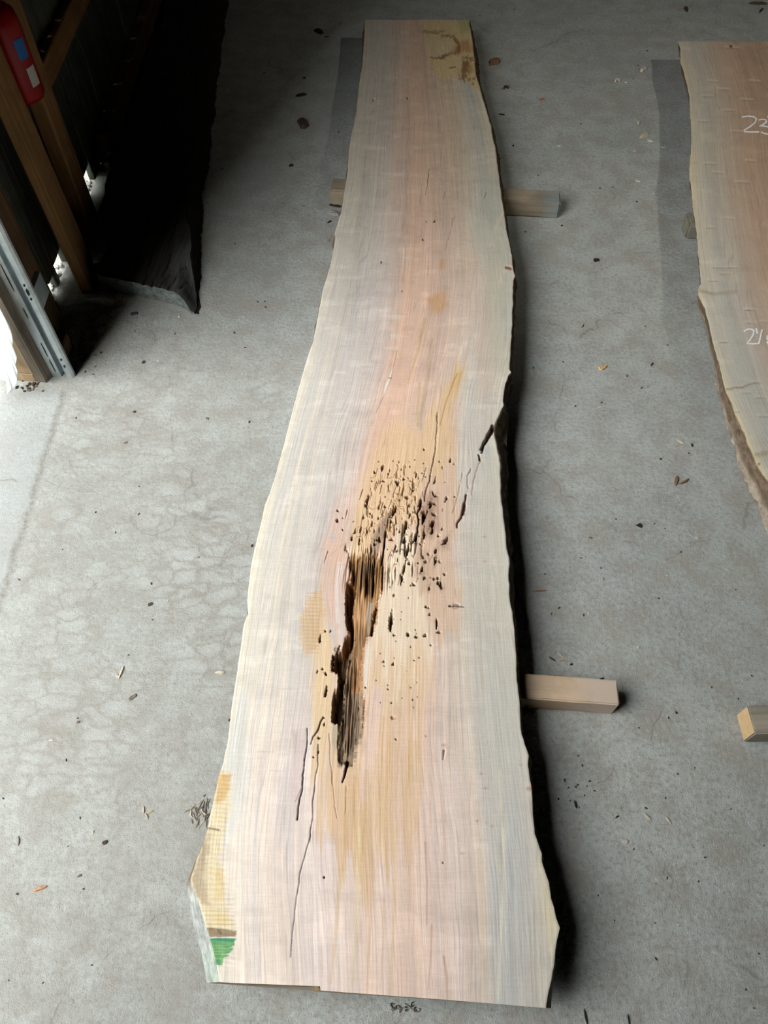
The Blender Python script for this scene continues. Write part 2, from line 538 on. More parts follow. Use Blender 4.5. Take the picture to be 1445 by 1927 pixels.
def edge_world(pts, z):
    w = sorted(((at(px, py, z).y, at(px, py, z).x) for px, py in pts))
    return np.array([a for a, b in w]), np.array([b for a, b in w])


def project_np(X, Y, z):
    rz = z - CAM_H
    dep = Y * CP - rz * SP
    up = Y * SP + rz * CP
    return 722.5 + F_PX * X / dep, 963.5 - F_PX * up / dep


def smooth_np(a, k):
    ker = np.hanning(k); ker /= ker.sum()
    p = np.pad(a, k // 2, mode='edge')
    return np.convolve(p, ker, mode='valid')[:len(a)]


def grid_mesh(name, X, Y, Z, colour, uv, caps=None):
    """rows x cols arrays -> mesh with point colour 'wood' and uv 'grain'"""
    nr, nc = X.shape
    co = np.stack([X, Y, Z], -1).reshape(-1, 3).astype(np.float32)
    idx = np.arange(nr * nc).reshape(nr, nc)
    q = np.stack([idx[:-1, :-1], idx[:-1, 1:], idx[1:, 1:], idx[1:, :-1]], -1).reshape(-1, 4)
    me = bpy.data.meshes.new(name)
    me.vertices.add(len(co)); me.vertices.foreach_set('co', co.ravel())
    me.loops.add(q.size); me.loops.foreach_set('vertex_index', q.ravel().astype(np.int32))
    me.polygons.add(len(q)); me.polygons.foreach_set('loop_start', np.arange(0, q.size, 4, dtype=np.int32))
    me.polygons.foreach_set('loop_total', np.full(len(q), 4, np.int32))
    me.update(calc_edges=True)
    at_ = me.attributes.new('wood', 'FLOAT_COLOR', 'POINT')
    at_.data.foreach_set('color', colour.reshape(-1, 4).astype(np.float32).ravel())
    u = me.uv_layers.new(name='grain')
    u.data.foreach_set('uv', uv.reshape(-1, 2)[q.ravel()].astype(np.float32).ravel())
    me.polygons.foreach_set('use_smooth', np.ones(len(q), bool))
    me.update()
    return me


class Painter:
    def __init__(s, PX, PY, G, Yw, col, depth, fib):
        s.PX, s.PY, s.G, s.Yw, s.col, s.depth, s.fib = PX, PY, G, Yw, col, depth, fib
        # ragged edges that follow the grain
        s.rag = (fbm(G * 260, Yw * 9, 5, 3) - .5)
        s.ragx = (fbm(G * 30, Yw * 420, 9, 2) - .5)

    def box(s, pts, m):
        xs = [p[0] for p in pts]; ys = [p[1] for p in pts]
        k = np.nonzero((s.PX > min(xs) - m) & (s.PX < max(xs) + m) & (s.PY > min(ys) - m) & (s.PY < max(ys) + m))
        return k

    def mix(s, k, m, c):
        c = np.array(lin(c), np.float32)
        s.col[k] = s.col[k] * (1 - m[:, None]) + c * m[:, None]

    def poly(s, pts, c, soft=6, a=1.0, rag=12, ragx=0, fib=0, streak=0, fing=0):
        k = s.box(pts, soft + abs(rag) + abs(ragx) + abs(fing))
        YY = s.PY[k]
        if fing: YY = YY + fing * 2 * (fbm(s.G[k] * 75, s.Yw[k] * .7, 37, 3) - .5)
        d = poly_sd(s.PX[k], YY, pts) + rag * s.rag[k] * 2 + ragx * s.ragx[k] * 2
        m = sstep(-soft, soft, d) * a
        if streak:
            m = m * np.clip(1 - streak + streak * 2.2 * fbm(s.G[k] * 90, s.Yw[k] * 2.2, 31, 2), 0, 1)
        s.mix(k, m, c)
        if fib: s.fib[k] = np.maximum(s.fib[k], m * fib)

    def dig(s, pts, dep, soft=4, rag=5, iso=3):
        k = s.box(pts, soft + rag + iso)
        d = poly_sd(s.PX[k], s.PY[k], pts) + rag * s.rag[k] * 2 + iso * 2 * (fbm(s.G[k] * 150, s.Yw[k] * 110, 39, 3) - .5)
        s.depth[k] = np.maximum(s.depth[k], sstep(-soft * .2, soft, d) * dep)

    def line(s, pts, w, dep=0.0, c=None, a=1.0, soft=1.2, w2=None, wob=0.0, iso=0.0):
        k = s.box(pts, w + soft + 6)
        X, Y = s.PX[k], s.PY[k]
        if wob: X = X + wob * 2 * (vnoise(s.PY[k] * .09, s.PY[k] * 0 + 3, 77) - .5)
        if dep and not iso: iso = 1.6
        if iso:
            X = X + iso * 2 * (fbm(s.G[k] * 110, s.Yw[k] * 60, 43, 3) - .5); Y = Y + iso * 2 * (fbm(s.G[k] * 110, s.Yw[k] * 60, 44, 3) - .5)
        best = np.full(X.shape, -1e9, np.float32)
        n = len(pts) - 1
        w2 = w if w2 is None else w2
        for i in range(n):
            d, t = seg_dist(X, Y, *pts[i], *pts[i + 1])
            ww = w + (w2 - w) * (i + t) / n
            best = np.maximum(best, ww * .5 - d)
        m = sstep(-soft * .75, soft * .45, best) * (1.0 if c is not None and not dep else 1.0)
        if dep: s.depth[k] = np.maximum(s.depth[k], m * dep)
        if c is not None: s.mix(k, m * a, c)

    def hole(s, x, y, ln, wd, ang=78, dep=.012, c=(58, 40, 30), halo=None):
        r = max(ln, wd) * .9 + 6
        k = s.box([(x, y)], r)
        ca, sa = math.cos(math.radians(ang)), math.sin(math.radians(ang))
        dx, dy = s.PX[k] - x, -(s.PY[k] - y)
        p = dx * ca + dy * sa; q = -dx * sa + dy * ca
        jx = 1.0 * (fbm(s.PX[k] * .45, s.PY[k] * .45, 47, 2) - .5)
        tp = 1 + .5 * np.clip(p / (ln * .5 + .4), -1, 1) * ((int(x) % 3) - 1)
        e = np.sqrt((np.abs(p) / (ln * .5 + .4)) ** 1.6 + (np.abs(q) * tp / (wd * .5 + .3)) ** 1.8) + .5 * s.rag[k] + jx
        if halo:
            s.mix(k, sstep(2.4, .8, e) * .5, halo)
        m = sstep(1.06, .84, e)
        s.depth[k] = np.maximum(s.depth[k], m * dep)
        s.mix(k, m * .9, c)


def stops_np(u, st):
    xs = [a for a, _ in st]
    cs = np.array([lin(c) for _, c in st])
    return np.stack([np.interp(u, xs, cs[:, i]) for i in range(3)], -1).astype(np.float32)


def build_main_slab():
    ly, lx = edge_world(L_PX, ZT)
    ry, rx = edge_world(R_PX, ZT)
    ne = [at(a, b, ZT) for a, b in NEAR_PX]
    nex = np.array([p.x for p in ne]); ney = np.array([p.y for p in ne])
    ya = float(ney.min()); yb = float(at(785, 37.5, ZT).y)
    rows = np.concatenate([np.arange(ya, 1.62, .0014), np.arange(1.62, yb, .0027), [yb]])
    # columns crowd towards the rotten middle
    t = np.linspace(0, 1, 4001)
    dens = 1 + 1.3 * np.exp(-((t - .43) / .2) ** 2)
    cdf = np.cumsum(dens); cdf = (cdf - cdf[0]) / (cdf[-1] - cdf[0])
    U = np.interp(np.linspace(0, 1, 400), cdf, t)

    def edges(y):
        jl = (fbm(y * 40, y * 0 + 1, 3, 3) - .5) * .002
        jr = (fbm(y * 40, y * 0 + 2, 4, 3) - .5) * .0035
        return np.interp(y, ly, lx) + jl, np.interp(y, ry, rx) + jr
    YR = np.repeat(rows[:, None], len(U), 1)
    l, r = edges(YR)
    X = l + (r - l) * U
    w = np.clip(1 - (YR - ya) / .16, 0, 1) ** 2
    Y = YR + w * (np.interp(X, nex, ney) - ya)
    l, r = edges(Y)
    X = l + (r - l) * U
    PX, PY = project_np(X, Y, ZT)
    PX = PX.astype(np.float32); PY = PY.astype(np.float32)
    # grain coordinate from smoothed edges
    yl = np.linspace(-.2, yb, 800)
    sl = smooth_np(np.interp(yl, ly, lx), 161); sr = smooth_np(np.interp(yl, ry, rx), 161)
    gl = np.interp(Y, yl, sl); gr_ = np.interp(Y, yl, sr)
    G = ((X - gl) / (gr_ - gl) * .6)
    G = G + .010 * (fbm(G * 6, Y * 3.0, 41, 2) - .5)
    # grain swings round the swollen edge on the right and the knot left of the rot
    G = G + .016 * np.exp(-((PX - 610) / 45) ** 2 - ((PY - 1090) / 80) ** 2) - .018 * np.exp(-((PX - 905) / 40) ** 2 - ((PY - 900) / 90) ** 2)
    G = G.astype(np.float32); Yw = Y.astype(np.float32)
    gu = np.clip(G / .6 + .03 * (fbm(G * 40, Yw * 1.2, 50, 2) - .5), 0, 1)

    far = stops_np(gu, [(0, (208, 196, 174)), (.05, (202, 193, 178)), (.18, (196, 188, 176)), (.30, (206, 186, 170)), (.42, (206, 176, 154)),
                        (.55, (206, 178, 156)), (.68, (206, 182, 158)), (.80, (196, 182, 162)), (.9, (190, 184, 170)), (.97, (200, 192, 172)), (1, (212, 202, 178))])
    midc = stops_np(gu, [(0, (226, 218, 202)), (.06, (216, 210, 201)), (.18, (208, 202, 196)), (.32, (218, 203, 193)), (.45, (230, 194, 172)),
                         (.6, (230, 198, 178)), (.72, (226, 202, 186)), (.82, (214, 204, 192)), (.92, (208, 206, 196)), (.98, (216, 212, 198)), (1, (226, 220, 202))])  # left stops darkened to offset the strong light on that side
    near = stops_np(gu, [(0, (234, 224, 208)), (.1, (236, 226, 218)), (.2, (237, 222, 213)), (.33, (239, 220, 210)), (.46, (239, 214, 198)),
                         (.56, (239, 212, 195)), (.68, (239, 216, 205)), (.78, (234, 216, 205)), (.86, (222, 215, 208)), (.94, (220, 214, 207)), (1, (232, 222, 206))])  # right stops lightened to make up for the weaker light there
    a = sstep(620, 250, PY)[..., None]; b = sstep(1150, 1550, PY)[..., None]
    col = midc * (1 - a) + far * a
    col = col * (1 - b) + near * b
    depth = np.zeros_like(PX); fib = np.zeros_like(PX)
    P = Painter(PX, PY, G, Yw, col, depth, fib)

    # ---- growth-ring bands: broad streaks along the grain
    st = fbm(G * 34, Yw * .9, 61, 3) - .5
    st2 = fbm(G * 120, Yw * 1.6, 62, 2) - .5
    st3 = fbm(G * 16, Yw * .5, 64, 2) - .5
    col *= (1 + .24 * st + .20 * st2)[..., None]
    col *= np.stack([1 + .05 * st2 + .05 * st3, 1 - .02 * st3, 1 - .10 * st2 - .12 * st3], -1)
    # curl figure: faint bands across the grain
    cu = fbm(G * 14, Yw * 26, 63, 3)
    cu2 = fbm(G * 40, Yw * 70, 65, 2) - .5
    col *= (1 + .11 * (sstep(.6, .8, cu) - sstep(.40, .22, cu) * .7) + .07 * cu2)[..., None]

    # ---- broad colour fields
    P.poly([(735, 690), (760, 700), (705, 820), (672, 900), (640, 965), (618, 1015), (640, 1050), (655, 1045), (650, 1000), (690, 872), (735, 790)], (226, 188, 168), 10, .65, 14, 0, 0, .3, 60)
    P.poly([(610, 1010), (648, 1030), (655, 1060), (655, 1110), (640, 1180), (612, 1170), (602, 1100)], (222, 186, 166), 14, .7, 10)
    P.poly([(880, 500), (945, 470), (950, 690), (930, 760), (900, 770), (890, 650)], (226, 194, 172), 20, .45, 14, 0, 0, .4, 80)
    P.poly([(800, 560), (838, 545), (842, 575), (825, 592), (812, 588)], (216, 172, 128), 6, .8, 6)
    P.poly([(826, 490), (838, 488), (838, 505), (826, 512)], (212, 168, 130), 5, .7, 4)
    P.poly([(880, 400), (952, 440), (960, 560), (955, 690), (925, 690), (915, 560), (905, 470)], (206, 204, 186), 18, .65, 10)
    P.poly([(905, 760), (945, 765), (925, 800), (895, 860), (870, 960), (862, 990), (855, 900), (868, 830)], (214, 204, 192), 14, .7, 10)
    P.poly([(940, 830), (958, 1080), (972, 1290), (940, 1290), (905, 1150), (885, 1010), (905, 900)], (212, 206, 192), 18, .8, 10)
    # pale figure flecks: chatoyant sheen painted as colour
    for (x, y, lw, hh_) in [(742, 596, 44, 10), (718, 585, 20, 6), (748, 632, 30, 8), (736, 655, 24, 5), (706, 672, 14, 4), (690, 685, 20, 4), (735, 515, 14, 4),
                            (765, 486, 8, 4), (712, 512, 8, 4), (650, 522, 60, 5), (660, 434, 40, 4), (740, 328, 40, 4), (782, 277, 16, 4), (745, 257, 10, 4),
                            (760, 60, 14, 4), (762, 87, 20, 4), (735, 146, 26, 4), (778, 160, 12, 3), (780, 196, 14, 4), (785, 230, 8, 3), (705, 278, 40, 5), (918, 458, 20, 3), (640, 780, 44, 5),
                            (700, 760, 14, 3), (668, 806, 12, 3), (905, 765, 60, 4), (640, 700, 20, 3), (905, 700, 60, 4), (925, 1060, 50, 4), (880, 1065, 20, 3), (935, 1175, 40, 5),
                            (560, 1300, 40, 5), (545, 1200, 30, 4), (600, 1770, 60, 12), (640, 1770, 30, 14), (480, 1690, 40, 6)]:
        P.poly([(x - lw / 2, y - hh_ * .2), (x, y - hh_ / 2), (x + lw / 2, y - hh_ * .1), (x + lw * .4, y + hh_ * .4), (x - lw * .2, y + hh_ / 2)], (244, 234, 224), 4.5, .34, 2, 5)
    for (x, y, lw) in [(748, 590, 30), (705, 681, 16), (690, 690, 20), (770, 400, 10), (930, 474, 16), (940, 745, 40), (920, 758, 30), (905, 771, 8), (850, 1420, 16), (500, 1414, 30), (540, 1296, 40), (520, 1450, 24)]:
        P.line([(x - lw / 2, y), (x + lw / 2, y + 1)], 1.4, 0, (186, 158, 140), .3, 2.6)
    # olive and tan streaks
    P.line([(800, 600), (786, 660), (772, 705), (768, 722)], 4, 0, (206, 174, 124), .6, 4, 2)
    P.line([(812, 640), (806, 700), (796, 760), (788, 800)], 6, 0, (188, 168, 138), .5, 4)
    P.line([(790, 720), (784, 800)], 4, 0, (196, 172, 120), .5, 3)
    P.poly([(737, 697), (741, 690), (735, 712), (727, 738), (720, 748), (726, 722)], (240, 234, 228), 1.2, .95, 0)
    P.line([(747, 660), (736, 712), (722, 745), (708, 775)], 1.2, 0, (150, 108, 90), .6, 1)
    P.line([(731, 711), (736, 712)], 1.5, 0, (60, 50, 44), .8, .8)
    P.line([(808, 317), (805, 345), (801, 367)], .8, .002, (140, 108, 84), .6, 1)
    P.line([(807, 328), (805, 345)], 1.4, .003, (120, 88, 64), .7, 1, .6)
    P.line([(858, 405), (853, 418), (846, 440), (838, 470)], .9, .001, (160, 114, 92), .6, 1)
    P.line([(852, 410), (850, 425)], 1, .001, (150, 104, 82), .6, 1)
    P.line([(838, 360), (834, 376)], 1, .001, (150, 106, 88), .6, 1)
    P.line([(916, 362), (912, 374)], 1.4, .002, (134, 82, 60), .7, 1)
    P.poly([(905, 335), (936, 340), (945, 372), (938, 398), (925, 430), (912, 380)], (186, 186, 176), 10, .5, 8)
    P.line([(950, 400), (930, 430), (924, 460)], 5, 0, (226, 216, 186), .5, 4, 3, 0, 6)
    P.line([(962, 500), (945, 515), (938, 540)], 5, 0, (228, 220, 192), .5, 4, 3, 0, 6)
    P.line([(953, 503), (961, 505)], 5, .003, (140, 82, 66), .9, 1.2)
    
    # ---- far end: rough, stained corner
    P.poly([(797, 36), (890, 36), (892, 72), (894, 95), (897, 112), (899, 140), (908, 168), (888, 168), (880, 150), (850, 146), (832, 152), (815, 132), (806, 82), (797, 60)], (208, 184, 136), 5, .9, 8, 3, .25)
    P.poly([(862, 36), (892, 36), (892, 60), (868, 62)], (150, 156, 104), 8, .6, 4)
    P.line([(798, 60), (822, 61), (835, 60)], 4, 0, (130, 114, 70), .75, 3, 2, 0, 5)
    P.poly([(846, 92), (866, 84), (868, 99), (860, 103), (848, 101)], (146, 102, 62), 2.5, .8, 5, 3)
    P.line([(832, 69), (842, 67), (853, 70), (861, 80), (865, 94)], 3.4, 0, (134, 92, 54), .8, 3, 5, 0, 6)
    P.line([(811, 109), (822, 110), (834, 107), (846, 101)], 3, 0, (120, 82, 52), .8, 2.6, 6, 0, 5)
    P.poly([(866, 78), (880, 74), (889, 88), (889, 100), (867, 96)], (176, 128, 74), 4, .7, 5)
    P.line([(870, 108), (880, 108), (893, 112)], 3.4, 0, (130, 86, 52), .8, 2.6, 4, 0, 5)
    P.poly([(872, 116), (882, 116), (884, 124), (877, 136), (874, 152), (867, 150), (867, 132)], (126, 84, 52), 3, .85, 7, 4)
    P.poly([(878, 126), (889, 122), (891, 134), (883, 140)], (176, 130, 76), 3, .7, 4)
    for x, y in ((883, 150), (891, 148), (889, 158), (876, 143)): P.poly([(x - 2, y - 2), (x + 2, y - 2), (x + 2, y + 2), (x - 2, y + 2)], (130, 80, 44), 2, .8, 3)
    P.poly([(800, 70), (850, 72), (858, 92), (846, 100), (812, 106), (806, 88)], (206, 186, 150), 5, .7, 5)
    P.line([(846, 128), (857, 126)], 2.4, 0, (110, 86, 56), .8, 1.2)

    # ---- tan, punky wood round the rot
    P.poly([(735, 792), (704, 858), (684, 920), (664, 978), (653, 1030), (662, 1058), (705, 1052), (742, 1012), (792, 962), (797, 904), (852, 884), (854, 792), (864, 742), (874, 697), (852, 704), (824, 762), (790, 806), (760, 800)],
           (232, 199, 160), 7, .88, 16, 0, .25, 0, 45)
    P.poly([(850, 704), (874, 696), (862, 735), (846, 790), (832, 830), (826, 790), (838, 740)], (226, 193, 150), 5, .6, 9, 0, 0, .5, 40)
    P.poly([(855, 700), (873, 698), (862, 728), (848, 748), (846, 730)], (222, 184, 124), 3, .5, 6)
    P.line([(860, 704), (852, 722), (838, 760), (828, 800)], 1.5, 0, (168, 124, 72), .7, 1.2)
    P.poly([(842, 770), (856, 770), (860, 1000), (848, 1000), (845, 880)], (222, 188, 158), 7, .6, 8)
    P.poly([(830, 888), (858, 884), (866, 960), (852, 1050), (868, 1120), (866, 1195), (820, 1195), (792, 1130), (786, 1010), (800, 915)], (224, 192, 166), 8, .75, 10, 0, .15, 0, 60)
    P.poly([(722, 1040), (760, 996), (788, 984), (776, 1078), (800, 1092), (812, 1240), (800, 1290), (752, 1330), (702, 1330), (690, 1262), (708, 1162)], (241, 222, 196), 7, .85, 14, 0, .2, 0, 60)
    P.poly([(690, 1240), (812, 1225), (800, 1400), (778, 1520), (788, 1610), (742, 1620), (682, 1660), (600, 1640), (590, 1520), (602, 1420), (588, 1335), (600, 1250), (606, 1180), (628, 1190), (628, 1300), (650, 1440)],
           (232, 201, 168), 12, .8, 22, 0, .2, .85, 150)
    P.poly([(598, 1180), (624, 1195), (626, 1300), (612, 1420), (592, 1500), (586, 1400), (592, 1260)], (232, 204, 164), 5, .75, 8, 0, .2, 0, 40)
    P.poly([(640, 1460), (720, 1440), (735, 1560), (690, 1640), (625, 1640), (610, 1540)], (226, 191, 152), 14, .6, 20, 0, .3, .9, 120)
    P.poly([(722, 1400), (782, 1400), (792, 1470), (780, 1570), (745, 1590), (730, 1500)], (226, 191, 150), 12, .6, 20, 0, .2, .9, 110)
    P.line([(784, 1400), (790, 1480), (782, 1560), (776, 1625)], 12, 0, (222, 186, 136), .35, 7, 3)
    P.poly([(700, 1290), (722, 1300), (705, 1400), (690, 1500), (676, 1520), (686, 1400)], (232, 204, 192), 6, .8, 12)
    P.poly([(765, 1300), (770, 1380), (752, 1520), (742, 1600), (736, 1480), (750, 1380)], (234, 204, 186), 5, .45, 12)
    for (x0, y0, x1, y1, ww, c, al) in [(640, 1640, 622, 1850, 8, (230, 196, 150), .5), (676, 1560, 664, 1850, 6, (236, 214, 160), .6), (700, 1600, 690, 1870, 5, (226, 188, 160), .6),
                                        (745, 1560, 735, 1870, 7, (232, 198, 156), .5), (800, 1585, 803, 1740, 2, (184, 132, 96), .7), (812, 1740, 806, 1860, 2, (190, 140, 104), .6),
                                        (835, 1800, 842, 1880, 3, (192, 144, 100), .7), (722, 1690, 716, 1860, 4, (228, 190, 170), .6), (772, 1580, 764, 1870, 4, (228, 196, 178), .6),
                                        (650, 1480, 645, 1640, 3, (214, 168, 110), .5), (668, 1460, 660, 1600, 3, (208, 160, 104), .5), (690, 1450, 680, 1620, 3, (214, 172, 112), .5),
                                        (752, 1300, 745, 1500, 3, (214, 168, 110), .5), (770, 1290, 768, 1480, 3, (216, 174, 118), .5), (722, 1350, 708, 1560, 3, (214, 170, 112), .45), (735, 1340, 728, 1500, 2.5, (214, 168, 108), .5),
                                        (812, 1420, 806, 1600, 5, (230, 196, 180), .6), (830, 1480, 836, 1700, 5, (226, 196, 182), .5), (880, 1460, 884, 1640, 6, (234, 208, 194), .6), (900, 1600, 906, 1860, 8, (236, 212, 188), .6)]:
        P.line([(x0, y0), ((x0 + x1) / 2 + 2, (y0 + y1) / 2), (x1, y1)], ww, 0, c, al, 3, ww * .4)
    # blue-grey sapwood
    P.poly([(900, 1290), (968, 1260), (990, 1420), (1004, 1540), (1010, 1590), (960, 1600), (920, 1560), (905, 1440)], (210, 206, 198), 18, .7, 12, 0, 0, .3, 120)
    P.poly([(922, 1560), (962, 1556), (994, 1650), (1004, 1750), (996, 1892), (944, 1892), (932, 1750), (922, 1650)], (206, 206, 203), 14, .7, 18, 0, .5, .7, 140)
    P.line([(955, 1600), (965, 1700), (958, 1760), (966, 1830)], 9, 0, (192, 194, 195), .35, 6, 3)
    P.line([(948, 1560), (945, 1700), (938, 1880)], 4, 0, (236, 228, 206), .6, 3)
    P.line([(940, 1450), (946, 1600), (942, 1640)], 5, 0, (236, 226, 204), .6, 4)
    P.poly([(1012, 1600), (1020, 1625), (1050, 1745), (1040, 1800), (1024, 1760), (1018, 1680)], (236, 222, 190), 8, .7, 6)
    P.poly([(992, 1640), (1020, 1700), (1030, 1800), (1010, 1890), (990, 1890), (995, 1760)], (216, 208, 196), 12, .6, 10, 0, .3)
    for (x, y, r) in [(997, 1484, 9), (913, 1483, 5), (905, 1456, 5), (926, 1555, 3), (898, 1545, 3), (870, 1606, 4), (915, 1548, 3), (835, 1402, 4), (980, 1440, 3), (1070, 1400, 0), (913, 1057, 4), (912, 1010, 4)]:
        if r: P.poly([(x - r, y), (x, y - r * .6), (x + r, y), (x, y + r * .6)], (190, 140, 112), 3, .7, 2)
    # left sapwood, blue cast and rough pale corner
    P.poly([(424, 1440), (450, 1320), (466, 1300), (466, 1480), (446, 1580), (416, 1596), (420, 1500)], (212, 216, 214), 10, .6, 10, 0, .2, .4, 80)
    P.poly([(520, 1460), (552, 1450), (556, 1540), (548, 1600), (524, 1610), (520, 1540)], (210, 202, 202), 10, .5, 10, 0, 0, .5, 70)
    P.poly([(550, 1380), (578, 1370), (570, 1480), (556, 1540), (540, 1480)], (214, 196, 194), 8, .6, 6)
    P.poly([(414, 1450), (436, 1458), (430, 1540), (412, 1610), (426, 1670), (424, 1700), (446, 1752), (386, 1752), (356, 1652), (388, 1556)], (232, 216, 180), 6, .9, 4, 8, .2)
    P.poly([(414, 1452), (436, 1456), (430, 1490), (416, 1512), (402, 1514)], (216, 178, 120), 4, .85, 3, 6)
    P.poly([(388, 1556), (396, 1570), (384, 1640), (390, 1700), (376, 1700), (356, 1656), (370, 1612)], (182, 164, 138), 6, .8, 5, 5, .3)
    P.poly([(404, 1640), (420, 1640), (420, 1690), (405, 1696)], (232, 200, 142), 5, .6, 3, 6)
    P.poly([(400, 1718), (430, 1716), (432, 1742), (400, 1744)], (232, 208, 152), 5, .6, 3, 5)
    P.line([(390, 1558), (402, 1560), (412, 1562)], 3.5, 0, (120, 104, 80), .8, 1.6)
    for y in (1690, 1700, 1708, 1714, 1722, 1730, 1738): P.line([(376, y), (440, y + 2)], 1.4, 0, (196, 172, 134), .5, 1.2)
    P.poly([(388, 1747), (402, 1746), (446, 1752), (443, 1763), (392, 1764)], (152, 132, 104), 1.5, .95, 1, 2)
    P.line([(410, 1750), (416, 1757)], 2, 0, (80, 66, 48), .8, 1)
    P.poly([(392, 1764), (444, 1767), (441, 1777), (433, 1790), (424, 1804), (418, 1817), (404, 1817), (398, 1790)], (104, 170, 112), 1.2, .97, 0, 5)
    P.poly([(393, 1765), (443, 1767), (440, 1773), (394, 1771)], (52, 148, 116), 1.5, .85, 0, 3)
    P.poly([(396, 1772), (406, 1772), (414, 1816), (404, 1816)], (84, 148, 88), 2, .7, 0, 3)
    for y in (1779, 1785, 1790, 1796, 1804): P.line([(400, y), (430, y)], 1.4, 0, (176, 200, 128), .5, 1)
    P.line([(405, 1817), (420, 1818)], 2.5, 0, (226, 226, 196), .8, 1.2)
    # saw-burn oval left of the rot
    P.poly([(604, 1104), (582, 1124), (567, 1160), (565, 1205), (574, 1236), (590, 1226), (604, 1196), (612, 1150)], (212, 178, 130), 3, .65, 3, 9)
    for y in range(1116, 1232, 7): P.line([(568 + abs(y - 1170) * .16, y), (600, y + 1)], 1.5, 0, (196, 152, 92), .45, 1.2)
    P.poly([(610, 1010), (648, 1030), (652, 1055), (636, 1070), (616, 1060)], (226, 190, 170), 6, .6, 8)
    P.line([(650, 1020), (618, 1048), (612, 1100), (622, 1165)], 1.5, 0, (196, 164, 150), .5, 1.5)
    P.line([(640, 1060), (634, 1110), (636, 1170)], 7, 0, (228, 218, 216), .7, 3)
    P.line([(648, 1120), (642, 1200)], 7, 0, (214, 204, 204), .6, 3)

    # ---- dark, shredded wood and the cavity
    P.poly([(740, 955), (728, 1000), (716, 1042), (692, 1052), (700, 1012), (722, 972)], (146, 124, 108), 5, .75, 7, 0, .3)
    P.poly([(798, 925), (826, 930), (830, 990), (812, 1016), (792, 1010), (790, 960)], (186, 152, 132), 7, .7, 8, 0, .3)
    P.poly([(786, 1030), (812, 1040), (815, 1110), (790, 1120), (780, 1060)], (196, 166, 142), 7, .6, 8)
    cav = [(650.6, 1024), (649, 1036), (655, 1046), (656, 1066), (663, 1075), (662, 1086), (656, 1095), (657, 1104), (652.7, 1115), (650.6, 1138), (650.6, 1166), (655, 1191), (648, 1207), (641, 1224), (626, 1235),
           (625, 1260), (634, 1268), (638, 1286), (630, 1302), (626, 1317), (624, 1355), (635, 1364), (637, 1372), (635, 1400), (636, 1430), (648, 1443), (663, 1439), (665, 1414), (670, 1403), (680, 1379), (682, 1349), (686, 1320), (682, 1300),
           (682, 1262), (685, 1220), (687, 1214), (694, 1198), (700, 1197), (709, 1159), (711, 1131), (720, 1109), (724, 1095), (725, 1066), (718, 1052), (700, 1044), (680, 1051), (663, 1055)]
    P.poly(cav, (164, 126, 88), 2.5, 1, 6, 3, .8)
    P.poly([(657, 1050), (724, 1045), (726, 1070), (715, 1110), (690, 1120), (662, 1110)], (176, 134, 88), 4, .7, 10, 0, 1.0, 0, 20)
    P.poly([(676, 1060), (704, 1050), (700, 1110), (676, 1112)], (84, 64, 48), 5, .8, 10, 0, 1.0, .7, 30)
    P.poly([(672, 1105), (690, 1100), (692, 1160), (676, 1200), (668, 1180)], (178, 138, 98), 5, .8, 8, 0, .7)
    P.poly([(672, 1225), (686, 1222), (684, 1300), (674, 1312)], (172, 126, 82), 3, .65, 7, 0, .8)
    P.poly([(640, 1300), (684, 1300), (680, 1380), (664, 1440), (640, 1440), (636, 1370)], (138, 120, 102), 5, .85, 8, 4, .9)
    P.poly([(640, 1230), (662, 1225), (660, 1300), (645, 1320)], (132, 110, 88), 4, .8, 6, 0, .8)
    P.poly([(694, 1130), (702, 1132), (696, 1180), (692, 1195), (688, 1160)], (196, 180, 162), 2, .8, 3)
    P.poly([(688, 1222), (699, 1196), (696, 1240), (692, 1280), (686, 1310), (684, 1260)], (232, 224, 208), 2, .9, 3)
    P.poly([(626, 1358), (638, 1366), (640, 1400), (632, 1420), (624, 1400)], (196, 180, 156), 3, .8, 4, 0, .3)
    P.dig(cav, .009, 5, 5, 4)
    P.dig([(654, 1096), (664, 1094), (670, 1110), (665, 1160), (669, 1200), (660, 1230), (652, 1262), (648, 1300), (648, 1340), (640, 1366), (624, 1357), (626, 1317), (637, 1290), (635, 1270), (625, 1260), (626, 1235), (645, 1222), (656, 1193), (650, 1160), (651, 1120)], .048, 6, 3, 3)
    P.dig([(706, 1134), (711, 1140), (708, 1165), (700, 1196), (693, 1198), (698, 1170)], .030, 4, 1)
    P.dig([(646, 1235), (664, 1225), (684, 1240), (680, 1300), (682, 1350), (668, 1400), (655, 1436), (642, 1430), (640, 1370)], .015, 10, 6, 4)
    tone = .5 + 1.0 * fbm(G * 200, Yw * 16, 75, 3)
    inc = sstep(.003, .008, depth)[..., None]
    col *= (1 - inc) + inc * tone[..., None] ** 1.6
    # shreds: ridges along the grain wherever the wood is rotten
    shred = sstep(.006, .016, depth) * (fbm(G * 330, Yw * 14, 71, 2) - .35) * .016
    shred += sstep(.006, .016, depth) * (fbm(G * 120, Yw * 30, 72, 2) - .5) * .010
    depth += np.maximum(shred, -depth * .7)
    upper = sstep(0, 1, np.exp(-((PX - 690) / 34) ** 2 - ((PY - 1078) / 34) ** 2) * 1.6)
    depth += upper * np.clip(fbm(G * 300, Yw * 9, 73, 2) - .5, 0, 1) * .075
    # punky pits in the tan field
    zone = np.exp(-((PX - 745 + (PY - 980) * .12) / 62) ** 2 - ((PY - 990) / 110) ** 2)
    pit = sstep(.69, .80, fbm(G * 210, Yw * 34, 81, 2)) * sstep(.2, .6, zone)
    depth += pit * .006
    col *= (1 - .55 * pit)[..., None] * np.array([1, .93, .84])[None, None] ** pit[..., None]
